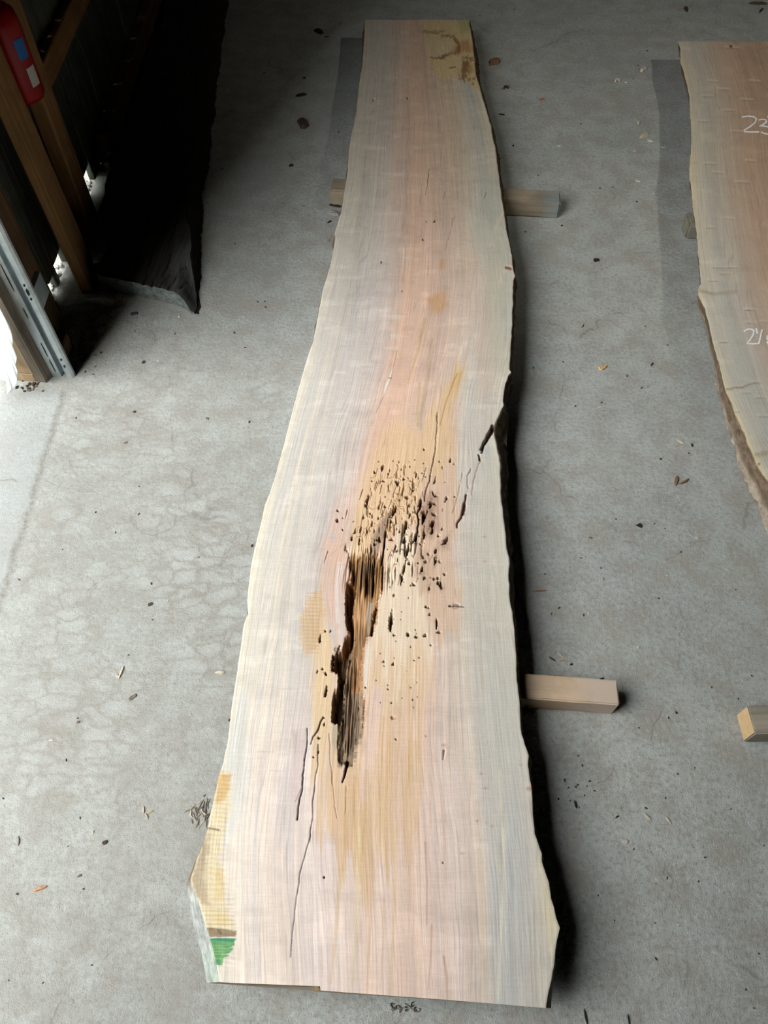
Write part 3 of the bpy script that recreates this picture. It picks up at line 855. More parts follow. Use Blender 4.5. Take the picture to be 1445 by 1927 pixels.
    zone2 = np.exp(-((PX - 735) / 70) ** 2 - ((PY - 1040) / 60) ** 2)
    pit2 = sstep(.66, .76, fbm(G * 150, Yw * 16, 83, 2)) * sstep(.25, .6, zone2)
    depth += pit2 * .008
    col *= (1 - .5 * pit2)[..., None]
    rough_n = (fbm(G * 90, Yw * 60, 85, 3) - .5) * .003
    depth += sstep(.2, .7, zone) * rough_n

    # ---- cracks
    DK = (54, 38, 32)
    P.line([(823, 775), (820, 845), (817, 860), (810.6, 890), (808, 904), (803, 915), (801, 926), (799, 942)], 1.0, .005, (84, 58, 44), .9, 1.0, 2.2)
    P.line([(795, 950), (788, 965), (787, 985), (783, 997), (781, 1012), (777, 1023), (774, 1037)], 3, .014, DK, .9, 1.0, 1.6, 3)
    P.line([(579, 1370), (577, 1405), (572, 1436), (569.5, 1478), (564, 1505), (559, 1542)], 1.3, .006, (66, 38, 40), .95, 1.0, 2.6)
    P.line([(566, 1484), (561, 1496), (556, 1508)], 1.0, .001, (130, 90, 84), .6, 1.2)
    P.line([(607, 1350), (602, 1362), (597, 1377), (588.6, 1388), (585, 1401)], 2.0, .008, DK, .9, 1, 1.0)
    P.line([(599, 1400), (598, 1440), (594, 1467), (588, 1509), (588.6, 1536), (583, 1574), (576, 1600), (565, 1645), (556, 1707), (549, 1763), (546.6, 1801)], 1.6, .0025, (74, 50, 42), .92, 1.1, 1.0)
    P.line([(584, 1570), (583, 1584)], 1.6, .003, DK, .8, 1, .6)
    P.line([(490.5, 1621), (491, 1687), (488, 1777), (491, 1853)], 1.3, 0, (184, 166, 168), .5, 2.0)
    P.line([(654, 1432), (649, 1453), (644, 1471)], 6, .02, (70, 52, 40), .95, 1.4, 1.2)
    P.line([(929, 803), (917, 823), (905, 846)], 9, .022, (84, 56, 42), .95, 2, 3)
    P.line([(901, 856), (902, 865)], 3.4, .012, (70, 34, 30), .95, 1)
    P.line([(910, 842), (907, 852)], 2.4, .008, (90, 50, 40), .9, 1)
    P.line([(905, 864), (896, 888), (891, 908), (888, 932)], 1.5, .002, (176, 126, 112), .8, 1.2)
    P.line([(886, 882), (880, 895), (879, 908), (881, 918)], 1.5, .003, (110, 90, 80), .75, 1)
    P.line([(878, 931), (873, 957), (867, 975), (860, 985), (860, 993)], 3.2, .010, (104, 52, 48), .95, 1.2, 2)
    P.line([(874, 948), (872, 966)], 5, .012, (96, 48, 44), .9, 1.2)
    P.line([(870, 890), (868, 900), (862, 930), (852, 965)], 1.2, .002, (160, 122, 96), .7, 1)
    P.line([(725, 1000), (722, 1030), (718, 1060)], 3.4, .02, DK, .95, 1, 3)
    P.line([(614, 1295), (612, 1310)], 3, .01, DK, .9, 1)
    P.line([(640, 1215), (634, 1228)], 3, .006, (90, 76, 66), .8, 1.2)
    P.line([(836, 1412), (835, 1430)], 3, .005, (150, 84, 72), .8, 1.2, 1)
    P.line([(1035, 1640), (1038, 1700)], 1, 0, (216, 200, 170), .4, 1)
    P.line([(626, 1450), (628, 1500), (634, 1540)], .7, .002, (170, 130, 88), .5, 1)
    P.line([(652, 1480), (650, 1530)], .7, .002, (170, 130, 88), .5, 1)
    P.line([(620, 1380), (622, 1440), (626, 1475)], 1.0, .002, (140, 104, 76), .6, 1.2)
    P.line([(835, 1550), (870, 1600)], 1.2, 0, (240, 232, 226), .5, 1)
    # saw-dust scratches: fine arcs from the mill
    # ---- worm and beetle holes
    for h in [(720, 880, 11, 4), (705, 889, 4, 4), (747.6, 909, 9, 8), (777, 922.6, 6, 5), (765, 936, 6, 9), (692, 939, 30, 5, 74), (725, 953, 4, 8), (741, 963, 24, 8, 68),
              (735.5, 981, 9, 6, 60), (791, 946, 19, 7), (798, 972, 22, 9), (817, 968, 6, 10, 60), (810, 950, 17, 6), (817, 947, 7, 7), (820, 933, 5, 9), (815, 928, 8, 3, 110), (841, 937, 7, 5, 60),
              (838, 943, 5, 3, 50), (815, 984, 16, 6, 66), (814, 998, 12, 4), (763, 991, 22, 6), (761, 1015, 12, 6), (782, 1012, 18, 7), (798, 1008, 13, 5), (791, 1024, 7, 3, 130), (839, 1018, 18, 9, 62),
              (825, 1008, 5, 4), (713, 1014.6, 9, 8), (705, 1024.6, 7, 6), (635, 960, 4, 6), (634, 980, 7, 6), (645, 997, 3, 3), (806, 1042, 5, 4), (819.6, 1038, 9, 4), (796, 1048, 8, 3, 110), (801, 1058, 5, 6, 130),
              (787, 1059, 6, 5), (819.6, 1057, 13, 5), (827, 1056, 5, 4), (794, 1072, 15, 5), (837, 1080, 5, 4), (817, 1088.6, 6, 5), (824, 1087, 5, 4), (798, 1088, 7, 3), (824, 1097, 6, 4), (830, 1100, 12, 5, 100),
              (808, 1107, 10, 3), (779, 1100, 5, 7, 20), (802, 1142, 4, 5), (806, 1143, 4, 4), (809, 1156, 4, 4), (822, 1174, 22, 3, 88), (827, 1189, 5, 5), (736, 1169, 34, 9, 84), (768, 1194, 10, 7),
              (783, 1199, 5, 6), (800, 1195, 6, 6), (741, 1195, 4, 7), (811, 1214, 4, 3), (847, 1140, 3, 5), (756, 1091, 16, 4), (767, 1036, 26, 6), (761, 1068, 26, 4), (780, 1243, 3, 3), (818.5, 904, 13, 3),
              (848, 865, 10, 2.5), (798, 846, 4, 3), (602, 1202, 15, 3, 84), (612.7, 1268, 7, 4, 120), (607, 1259, 4, 4), (597, 1264, 5, 3), (614.5, 1298, 20, 3.4, 86), (610, 1363, 12, 2.6, 82), (609, 1350, 4, 6, 30),
              (600, 1389, 4, 6), (722, 1245, 4, 4), (740, 1249, 5, 4), (708, 1280, 3, 3), (688, 1294, 3, 3), (730, 1297, 3, 3), (777, 1317, 3, 3), (737, 1322, 3, 3), (745, 1391, 3, 4), (599, 1415, 5, 2), (590, 1425, 4, 3),
              (464, 1152, 18, 5, 84), (612, 1188, 4, 3), (622, 1187, 5, 2), (747, 1036, 8, 5), (737, 1015, 5, 6), (744, 1030, 10, 3, 60), (770, 1060, 6, 6), (812, 1002, 4, 3), (832, 995, 6, 2.4, 60), (690, 956, 4, 3), (697, 966, 6, 3, 60),
              (684, 975, 8, 3), (679, 995, 12, 3, 76), (690, 1000, 14, 3, 76), (700, 985, 10, 3), (712, 975, 5, 3), (668, 1000, 10, 3), (662, 1012, 8, 3), (676, 1018, 14, 3), (700, 905, 3, 3), (722, 905, 3, 6), (730, 892, 3, 3), (760, 900, 3, 5, 40),
              (773, 905, 7, 2, 120), (783, 895, 8, 2), (752, 940, 4, 3), (770, 950, 5, 3), (745, 985, 8, 2, 30), (752, 1000, 6, 3), (771, 970, 8, 3), (795, 890, 3, 3), (827, 868, 3, 3), (789, 1008, 4, 3), (823, 1190, 3, 3), (856, 935, 3, 3),
              (757, 547, 3, 3), (718, 493, 4, 3), (818, 416, 5, 4), (803, 417, 3, 3), (796, 451, 4, 3), (1027, 1612, 0, 0), (834, 1623, 3, 3), (610, 1651, 4, 4), (785, 100, 2, 2), (704, 187, 5, 3, 20), (766, 184, 3, 5, 20)]:
        x, y, ln, wd = h[:4]
        if ln == 0: continue
        ang = h[4] if len(h) > 4 else 78
        P.hole(x, y, ln, wd * .85, ang, .006 + .0011 * min(ln, 2.5 * wd), (70, 46, 34), (150, 118, 100) if x > 790 and 920 < y < 1110 and ln > 7 else None)
    hr = random.Random(11)
    for i in range(110):
        y = hr.uniform(862, 1125)
        x = 745 - (y - 990) * .10 + hr.gauss(0, 38)
        if y > 1040 and x < 730: continue
        P.hole(x, y, hr.uniform(1.5, 6), hr.uniform(1.0, 2.2), hr.choice([78, 78, 74, 82, 40, 130]), hr.uniform(.002, .005), (132, 94, 62))
    for i in range(22):
        x, y = hr.uniform(690, 812), hr.uniform(1130, 1420)
        P.hole(x, y, hr.uniform(1.6, 3), hr.uniform(1.4, 2.2), 80, .003, (110, 80, 56))
    for i in range(34):                      # larval tracks
        y = hr.uniform(880, 1010); x = 742 - (y - 990) * .1 + hr.gauss(0, 34); a_ = hr.uniform(0, math.pi); l_ = hr.uniform(5, 13)
        P.line([(x, y), (x + l_ * math.cos(a_), y + l_ * math.sin(a_)), (x + 1.6 * l_ * math.cos(a_ + .4), y + 1.6 * l_ * math.sin(a_ + .4))], 1.2, .0015, (176, 132, 84), .7, 1)
    for i in range(44):                      # short fibre splits in the punky wood
        y = hr.uniform(890, 1110); x = 735 - (y - 990) * .12 + hr.gauss(0, 40); l_ = hr.uniform(8, 26)
        if y > 1060 and x < 728: continue
        P.line([(x + .16 * l_, y - l_ / 2), (x, y), (x - .14 * l_, y + l_ / 2)], 1.0, .004, (160, 116, 74), .7, .9, .5)
    P.hole(739, 1350, 7, 9, 70, .005, (176, 150, 118))
    P.hole(736, 1172, 22, 5, 84, .006, (128, 108, 88))
    P.hole(768, 1194, 7, 4, 84, .004, (140, 112, 84))
    # small knots with a dark ring
    for (x, y, r) in [(858, 1140, 4.5), (635, 1222, 4)]:
        k = P.box([(x, y)], r * 3)
        e = np.hypot((P.PX[k] - x) / 1.25, P.PY[k] - y) / r
        P.mix(k, sstep(.42, .1, np.abs(e - .8) + .5 * np.abs(P.rag[k])) * .7, (104, 76, 62))
        P.mix(k, sstep(.7, .3, e) * .6, (150, 130, 112))
        P.depth[k] = np.maximum(P.depth[k], sstep(.4, 0, np.abs(e - 1)) * .003)
    P.line([(846, 1140), (872, 1141)], 2.4, .003, (84, 58, 48), .8, 1)
    P.line([(858, 1125), (856, 1108)], 1.5, 0, (170, 130, 100), .6, 1.2)

    # ---- mill marks: fine cross lines, strongest on the unsanded corners
    rough_l = sstep(-6, 10, poly_sd(PX, PY, [(414, 1450), (436, 1458), (424, 1600), (446, 1820), (400, 1830), (350, 1652), (386, 1556)]))
    rough_r = sstep(-6, 10, poly_sd(PX, PY, [(797, 30), (900, 30), (912, 172), (850, 160), (812, 170), (806, 82)]))
    saw = np.sin(Yw * 2 * math.pi / .009 + 9 * fbm(G * 22, Yw * 12, 90, 3))
    ra = rough_l + rough_r
    depth += ra * (0.0003 * saw + .0012 * (fbm(G * 120, Yw * 90, 91, 2) - .5))
    col *= (1 + ra * .035 * saw)[..., None]
    depth += .0005 * (fbm(G * 40, Yw * 30, 92, 2) - .5)
    dm = np.clip(depth, -.002, .054)
    # the arris is worn off a little
    ed = np.minimum(U[None, :], 1 - U[None, :]) * (r - l)
    Z = ZT - dm - .0010 * np.exp(-(ed / .003) ** 2)
    col *= .82
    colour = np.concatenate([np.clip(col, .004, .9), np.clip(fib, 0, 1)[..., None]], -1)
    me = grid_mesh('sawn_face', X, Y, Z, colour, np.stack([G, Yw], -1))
    root = empty('wood_slab', (0, 1.8, ZB))
    tag(root, 'long live-edge maple slab with a rotten hollow, lying across two timber bearers', 'wood slab', kind='thing')

    def child(o):
        o.parent = root
        o.matrix_parent_inverse = Matrix.Translation((0, -1.8, -ZB))
        return o
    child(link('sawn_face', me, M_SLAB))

    # ---- live edges: bark on the right, sapwood and bark on the left
    def live_edge(side):
        c = 0 if side < 0 else -1
        sel = np.arange(0, X.shape[0], 4)
        if sel[-1] != X.shape[0] - 1: sel = np.append(sel, X.shape[0] - 1)
        ex, ey, ez = X[sel, c], Y[sel, c], Z[sel, c]
        pyv = PY[sel, c]
        K = 14
        T = np.linspace(0, 1, K)
        if side > 0:
            fl_ = np.interp(pyv, [38, 90, 160, 260, 400, 520, 640, 740, 800, 840, 900, 1000, 1100, 1200, 1300, 1400, 1500, 1600, 1700, 1760, 1897],
                            [.022, .030, .030, .026, .022, .016, .012, .018, .040, .038, .028, .024, .020, .016, .014, .012, .012, .012, .010, .008, .020])
        else:
            fl_ = np.interp(pyv, [38, 200, 430, 650, 900, 1150, 1400, 1600, 1660, 1720, 1848], [.012, .004, .010, .012, .006, .004, .006, .010, .024, .034, .036])
        EX = np.zeros((len(sel), K)); EY = EX.copy(); EZ = EX.copy()
        prof = T ** .75
        nz = fbm(ey[:, None] * 16 + T[None] * 2, T[None] * 3.0 + ey[:, None] * 0, 101 + side, 3) - .5
        nz2 = fbm(ey[:, None] * 90, T[None] * 7 + ey[:, None] * 0, 111 + side, 3) - .5
        near_l = sstep(1640, 1690, pyv)[:, None] if side < 0 else sstep(1740, 1760, pyv)[:, None]
        amp = T[None] * (1 - near_l * .9)
        out = fl_[:, None] * prof[None] + amp * (.012 * nz + .010 * nz2)
        EX = ex[:, None] + side * out
        EY = ey[:, None] + 0 * T[None]
        EZ = ez[:, None] + (ZB + .001 - ez[:, None]) * T[None]
        c0 = np.array(lin((76, 62, 48)) if side > 0 else lin((104, 88, 70)), np.float32)
        cc = np.ones((len(sel), K, 4), np.float32)
        cc[..., :3] = c0 * (1 + .9 * nz2[..., None])
        pale = sstep(.60, .72, fbm(ey[:, None] * 70, T[None] * 5 + ey[:, None] * 0, 131, 3))[..., None] * .35
        cc[..., :3] = cc[..., :3] * (1 - pale) + np.array(lin((168, 150, 126))) * pale
        # a thin pale line of sapwood right under the face
        sap = sstep(.09, .0, T)[None, :, None] * .8
        cc[..., :3] = cc[..., :3] * (1 - sap) + np.array(lin((216, 200, 166))) * sap
        clean = np.array(lin((172, 178, 178)) if side < 0 else lin((120, 112, 102)))
        band = (.75 + .5 * fbm(ey[:, None] * 120, T[None] * 2 + ey[:, None] * 0, 141, 2))[..., None]
        green = (sstep(1775, 1800, pyv)[:, None, None]) * (1 if side < 0 else 0)
        clean = clean * (1 - .3 * green) + np.array(lin((160, 186, 172))) * .3 * green
        cc[..., :3] = cc[..., :3] * (1 - near_l[..., None]) + clean * band * near_l[..., None]
        uvv = np.stack([EX, EY], -1)
        order = slice(None) if side < 0 else slice(None, None, -1)
        m_ = grid_mesh('live_edge', EX[:, ::-1][:, order], EY[:, ::-1][:, order], EZ[:, ::-1][:, order], np.clip(cc[:, ::-1][:, order], .004, .9), uvv)
        o = child(link('bark_edge' if side > 0 else 'sapwood_edge', m_, M_BARK))
        if side > 0: o['label'] = 'dark rough bark on the right edge'
        else: o['label'] = 'pale live edge on the left'
        return EX[:, -1], EY[:, -1]
    bl = live_edge(-1)
    br = live_edge(1)

    # ---- end grain faces and underside
    def end_face(name, row, bxl, bxr):
        st_ = 4
        ix = np.arange(0, X.shape[1], st_)
        if ix[-1] != X.shape[1] - 1: ix = np.append(ix, X.shape[1] - 1)
        x, y, z = X[row, ix], Y[row, ix], Z[row, ix]
        K = 6
        T = np.linspace(0, 1, K)[:, None]
        s = (x - x[0]) / (x[-1] - x[0])
        xb = bxl + (bxr - bxl) * s
        EX = x[None] * (1 - T) + xb[None] * T
        EY = np.repeat(y[None], K, 0); EZ = z[None] * (1 - T) + (ZB + .001) * T
        cc = np.ones((K, len(ix), 4), np.float32)
        cc[..., :3] = np.array(lin((168, 146, 118))) * (.8 + .4 * fbm(EX * 30, EZ * 200, 151, 2))[..., None]
        if row != 0: EX, EY, EZ, cc = EX[::-1], EY[::-1], EZ[::-1], cc[::-1]
        me_ = grid_mesh(name, EX[::-1], EY[::-1], EZ[::-1], cc[::-1], np.stack([EX, EZ], -1))
        child(link('end_grain', me_, M_BARK))
    end_face('near_end', 0, bl[0][0], br[0][0])
    end_face('far_end', -1, bl[0][-1], br[0][-1])
    bm = bmesh.new()
    k = np.arange(0, len(bl[0]), 6)
    if k[-1] != len(bl[0]) - 1: k = np.append(k, len(bl[0]) - 1)
    va = [bm.verts.new((bl[0][i], bl[1][i], ZB)) for i in k]
    vb = [bm.verts.new((br[0][i], br[1][i], ZB)) for i in k]
    for i in range(len(k) - 1): bm.faces.new((va[i], va[i + 1], vb[i + 1], vb[i]))
    child(link('underside', bm_mesh(bm, 'underside'), M_BOLSTER_G))


build_main_slab()


# ------------------------------------------------------------------ the second slab, half in the picture
def build_second_slab():
    lp = [(1275, 77), (1280, 88), (1281, 119), (1285, 130), (1293, 161), (1297.6, 182), (1298.6, 215), (1300.7, 249), (1300.7, 280), (1297, 319), (1297, 337), (1300.7, 350),
          (1304.6, 394), (1311, 441), (1315, 490), (1317.6, 514), (1319, 534), (1313, 545), (1314, 555), (1326.7, 581), (1334.5, 610), (1342, 646), (1352.6, 682), (1362, 719), (1365, 733),
          (1373, 747), (1384, 778), (1399, 810), (1415, 848), (1425, 869), (1430, 882), (1445, 903), (1475, 960), (1500, 1030), (1512, 1120), (1508, 1250), (1500, 1400)]
    ly, lx = edge_world(lp, ZT)
    yb = float(at(1340, 78, ZT).y); ya = .42
    rows = np.concatenate([np.arange(ya, yb, .006), [yb]])
    U = np.linspace(0, 1, 170)
    YR = np.repeat(rows[:, None], len(U), 1)
    l = np.interp(YR, ly, lx) + (fbm(YR * 50, YR * 0, 203, 3) - .5) * .004
    r = 1.93 + .05 * np.sin(YR * 1.7) + (fbm(YR * 20, YR * 0, 204, 3) - .5) * .03 - .06 * sstep(2.2, 3.6, YR)
    X = l + (r - l) * U; Y = YR
    PX, PY = project_np(X, Y, ZT)
    gl = np.interp(Y, np.linspace(ya, yb, 200), smooth_np(np.interp(np.linspace(ya, yb, 200), ly, lx), 61))
    G = (X - gl); Yw = Y
    # the heart stripes lean away from the edge towards the far end
    G = (G + .02 * (Yw - 2)).astype(np.float32); Yw = Yw.astype(np.float32)
    PX = PX.astype(np.float32); PY = PY.astype(np.float32)
    gg = np.clip((X - gl) + .03 * (fbm(G * 30, Yw * 1.0, 210, 2) - .5), 0, 1)
    col = stops_np(gg, [(0, (232, 220, 190)), (.015, (220, 214, 198)), (.06, (206, 204, 194)), (.11, (206, 198, 186)), (.16, (206, 188, 172)), (.22, (206, 180, 160)), (.32, (196, 170, 150)), (.45, (206, 180, 158)), (.6, (210, 188, 168))])
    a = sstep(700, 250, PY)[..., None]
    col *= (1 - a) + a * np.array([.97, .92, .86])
    depth = np.zeros_like(PX); fib = np.zeros_like(PX)
    P = Painter(PX, PY, G, Yw, col, depth, fib)
    st = fbm(G * 40, Yw * .8, 221, 3) - .5; st2 = fbm(G * 130, Yw * 1.5, 222, 2) - .5
    col *= (1 + .2 * st + .16 * st2)[..., None]
    cu = fbm(G * 14, Yw * 24, 223, 3)
    col *= (1 + .10 * (sstep(.62, .8, cu) - sstep(.38, .22, cu) * .6))[..., None]
    for x, y in [(1340, 150), (1360, 165), (1330, 178), (1370, 205), (1322, 225), (1335, 305), (1350, 322), (1395, 340), (1370, 408), (1335, 425), (1420, 150), (1405, 185), (1385, 245), (1412, 300), (1350, 500), (1365, 512), (1340, 525),
                 (1330, 545), (1375, 500), (1410, 580), (1412, 605), (1440, 603), (1360, 640), (1400, 735), (1430, 745), (1380, 770), (1436, 780), (1410, 580), (1376, 87)]:
        lw = 18 + 8 * vnoise(np.array([x * .3]), np.array([y * .3]), 5)[0]
        P.line([(x - lw / 2, y), (x + lw / 2, y + 2)], 3, 0, (234, 220, 204), .5, 2.5)
        P.line([(x - lw / 3, y + 4), (x + lw / 2, y + 5)], 1.4, 0, (150, 124, 104), .5, 1.6)
    P.line([(1316, 545), (1345, 552), (1385, 548)], 6, .001, (184, 170, 150), .6, 3)
    P.line([(1368, 732), (1400, 728), (1412, 722), (1430, 721)], 2.5, .001, (150, 120, 100), .7, 2)
    P.line([(1424, 855), (1445, 852)], 8, .0005, (178, 168, 138), .7, 3)
    P.hole(1429, 874, 4, 4, 80, .004)
    P.hole(1375, 86, 4, 7, 80, .003, (90, 70, 55))
    depth += .0006 * (fbm(G * 40, Yw * 26, 230, 2) - .5)
    ed = np.minimum(U[None], 1 - U[None]) * (r - l)
    Z = ZT - np.clip(depth, -.002, .02) - .001 * np.exp(-(ed / .006) ** 2)
    col *= .80
    colour = np.concatenate([np.clip(col, .004, .9), fib[..., None]], -1)
    root = empty('wood_slab', (1.6, 2.0, ZB))
    tag(root, 'brown-hearted live-edge slab with chalk figures, cut off by the right border', 'wood slab', kind='thing')

    def child(o):
        o.parent = root
        o.matrix_parent_inverse = Matrix.Translation((-1.6, -2.0, -ZB))
        return o
    child(link('sawn_face', grid_mesh('sawn_face', X, Y, Z, colour, np.stack([G, Yw], -1)), M_SLAB2))
    for side in (-1, 1):
        c = 0 if side < 0 else -1
        K = 12; T = np.linspace(0, 1, K)
        ex, ey, ez = X[:, c], Y[:, c], Z[:, c]
        pyv = PY[:, c]
        fl_ = np.interp(pyv, [80, 400, 650, 740, 850, 1000, 1300], [-.024, -.024, -.016, -.002, .018, .030, .03]) if side < 0 else np.full(len(ex), .03)
        nz = fbm(ey[:, None] * 16 + T[None] * 2, T[None] * 3, 301 + side, 3) - .5
        nz2 = fbm(ey[:, None] * 80, T[None] * 7, 311 + side, 3) - .5
        amp = T[None] * sstep(640, 800, pyv)[:, None] if side < 0 else T[None] * np.ones((len(ex), 1))
        EX = ex[:, None] + side * (fl_[:, None] * T[None] + amp * (.018 * nz + .012 * nz2))
        EY = ey[:, None] + 0 * T[None]
        EZ = ez[:, None] + (ZB + .001 - ez[:, None]) * T[None]
        cc = np.ones((len(ex), K, 4), np.float32)
        cc[..., :3] = np.array(lin((122, 106, 90))) * (1 + .9 * nz2[..., None])
        lo = sstep(.55, .8, T)[None, :, None]
        cc[..., :3] = cc[..., :3] * (1 - lo * .6) + np.array(lin((186, 176, 164))) * lo * .6
        sap = sstep(.08, .0, T)[None, :, None] * .8
        cc[..., :3] = cc[..., :3] * (1 - sap) + np.array(lin((226, 206, 160))) * sap
        f = slice(None, None, -1) if side < 0 else slice(None)
        o = child(link('bark_edge', grid_mesh('bark_edge', EX[:, f], EY[:, f], EZ[:, f], np.clip(cc[:, f], .004, .9), np.stack([EX, EY], -1)), M_BARK))
        if side < 0: bl = (EX[:, -1], EY[:, -1])
        else: br = (EX[:, -1], EY[:, -1])
    for row in (0, -1):
        bm = bmesh.new()
        a_ = [bm.verts.new((X[row, j], Y[row, j], Z[row, j])) for j in range(0, 170, 13)]
        s_ = (X[row, ::13] - X[row, 0]) / (X[row, -1] - X[row, 0])
        b_ = [bm.verts.new((bl[0][row] + (br[0][row] - bl[0][row]) * q, Y[row, 0], ZB + .001)) for q in s_]
        for j in range(len(a_) - 1): bm.faces.new((a_[j], a_[j + 1], b_[j + 1], b_[j]))
        child(link('end_grain', bm_mesh(bm, 'end_grain'), M_BOLSTER))
    bm = bmesh.new()
    k = range(0, len(bl[0]), 5)
    va = [bm.verts.new((bl[0][i], bl[1][i], ZB)) for i in k]; vb = [bm.verts.new((br[0][i], br[1][i], ZB)) for i in k]
    for i in range(len(va) - 1): bm.faces.new((va[i], va[i + 1], vb[i + 1], vb[i]))
    child(link('underside', bm_mesh(bm, 'underside'), M_BOLSTER_G))
    # chalk figures: flat strokes lying on the face
    strokes = [
        [(1396.5, 220), (1403, 218.5), (1410, 218), (1419, 219.4), (1423.5, 223.5), (1420.6, 230.6), (1410, 239), (1400, 245), (1401, 247), (1413, 248), (1428, 247.6)],
        [(1427.6, 225.6), (1434, 224), (1441, 225), (1442.5, 229), (1435, 234.7), (1430, 236.5), (1437, 236.8), (1445, 238), (1451, 243), (1449, 250), (1444, 252), (1438, 250.6), (1432, 247.6)],
        [(1445, 218), (1445.5, 221.5)],
        [(1400.6, 622.7), (1407, 619), (1415, 619), (1419, 622), (1417, 630), (1411, 640), (1406, 645.5), (1416, 646.6), (1428, 646)],
        [(1423, 617.5), (1425.5, 627)],
        [(1434, 620), (1431, 634), (1428, 646)],
        [(1452, 633), (1444, 632), (1443, 637), (1452, 641), (1453, 646), (1446, 648), (1444, 643), (1451, 638), (1452, 633)]]
    for si, sk in enumerate(strokes):
        pts = [at(px, py, ZT + .0016) for px, py in sk]
        hw = .0032 if si < 3 else .0024
        bm = bmesh.new()
        lv, rv = [], []
        for j, p in enumerate(pts):
            q0 = pts[max(j - 1, 0)]; q1 = pts[min(j + 1, len(pts) - 1)]
            t_ = (q1 - q0); t_.normalize()
            n_ = Vector((-t_.y, t_.x, 0)) * hw * RNG.uniform(.8, 1.15)
            lv.append(bm.verts.new(p + n_)); rv.append(bm.verts.new(p - n_))
        for j in range(len(pts) - 1): bm.faces.new((lv[j], lv[j + 1], rv[j + 1], rv[j]))
        g_ = bmesh.ops.extrude_face_region(bm, geom=list(bm.faces))
        bmesh.ops.translate(bm, verts=[v for v in g_['geom'] if isinstance(v, bmesh.types.BMVert)], vec=(0, 0, -.0016))
        o = child(link('chalk_stroke', bm_mesh(bm, 'chalk_stroke'), M_CHALK))
        o['label'] = 'white chalk stroke'


build_second_slab()


# ------------------------------------------------------------------ bearers under the slabs
def bearer(label, a, b, wid, h, mat, cham=.004, mat_face=None, rough=.002, z_top=None):
    """square timber from floor point a to floor point b (centre line), standing on the floor"""
    a = Vector((a[0], a[1], 0)); b = Vector((b[0], b[1], 0))
    d = b - a; ln = d.length
    bm = bmesh.new()
    bmesh.ops.create_cube(bm, size=1.0)
    for v in bm.verts:
        v.co = Vector((v.co.x * ln, v.co.y * wid, (v.co.z + .5) * h))
    bmesh.ops.bevel(bm, geom=list(bm.edges), offset=cham, segments=2, affect='EDGES')
    bmesh.ops.subdivide_edges(bm, edges=[e for e in bm.edges if e.calc_length() > .1], cuts=14, use_grid_fill=True)
    for v in bm.verts:
        f = rough * .5
        v.co += Vector((0, RNG.uniform(-f, f), RNG.uniform(-f, 0) if v.co.z > h * .5 else 0))
    o = link('timber_bearer', bm_mesh(bm, 'timber_bearer'), mat)
    o.location = (a + b) / 2
    o.rotation_euler = (0, 0, math.atan2(d.y, d.x))
    tag(o, label, 'timber')
    return o


def stained(name, c0, c1, stain, x0, x1, axis='X'):
    m = timber_material(name, c0, c1, axis)
    nt = m.node_tree; b = nt.nodes['Principled BSDF']
    src = b.inputs['Base Color'].links[0].from_socket
    tc = N(nt, 'ShaderNodeTexCoord'); sp = N(nt, 'ShaderNodeSeparateXYZ'); nt.links.new(tc.outputs['Object'], sp.inputs[0])
    nz = noise_at(nt, tc.outputs['Object'], 22, 4, .7)
    v = M2(nt, 'ADD', sp.outputs[0], M2(nt, 'MULTIPLY', M2(nt, 'SUBTRACT', nz, .5), .22))
    mr = N(nt, 'ShaderNodeMapRange'); nt.links.new(v, mr.inputs[0]); mr.inputs[1].default_value = x0; mr.inputs[2].default_value = x1
    c = mixc(nt, mr.outputs[0], src, stain)
    nt.links.new(c, b.inputs['Base Color'])
    return m


M_B1 = stained('near_bearer_timber', lin((178, 158, 136)), lin((206, 178, 148)), lin((190, 172, 156)), .28, .34)
M_B2 = stained('far_bearer_timber', lin((128, 116, 100)), lin((160, 146, 124)), lin((104, 136, 150)), .36, .50)
e1 = at(1157, 1312, .035); f1 = at(990, 1300, .035)
d1 = Vector((e1.x - f1.x, e1.y - f1.y, 0)).normalized()
w1 = .062
bearer('pale square timber bearer under the near half of the rotten slab', (e1.x - .80 * d1.x, e1.y - .80 * d1.y), (e1.x, e1.y), w1, ZB - .001, M_B1, .003)
e2 = at(1052, 385, .035); f2 = at(960, 380, .035)
g2 = at(641, 361, .035)
bearer('grey timber bearer with blue-stained end under the far half of the rotten slab', (g2.x - .035, g2.y), (e2.x, e2.y), .078, ZB - .001, M_B2, .006)
e3 = at(1299, 424, .035)
bearer('short grey bearer end under the far half of the chalk-marked slab', (e3.x - .02, e3.y), (e3.x + .80, e3.y + .01), .075, ZB - .001, M_BOLSTER_G, .008)
e4 = at(1403, 1362, .035)
M_B4 = timber_material('sawn_end_timber', lin((128, 122, 110)), lin((160, 152, 138)), 'X')
b4 = bearer('bearer block with pale sawn end at the right border, under the chalk-marked slab', (e4.x, e4.y), (e4.x + 1.0, e4.y + .02), .068, ZB - .001, M_B4, .003)
b4.rotation_euler.z += .0
bm = box_bm(-.5015, -.4995, -.031, .031, .004, ZB - .004, .0005)
o = link('sawn_end', bm_mesh(bm, 'sawn_end'), plain_noise_material('fresh_sawn_end', lin((200, 166, 122)), lin((216, 186, 144)), 60, .8, .0005), b4)
o['label'] = 'fresh orange sawn end'


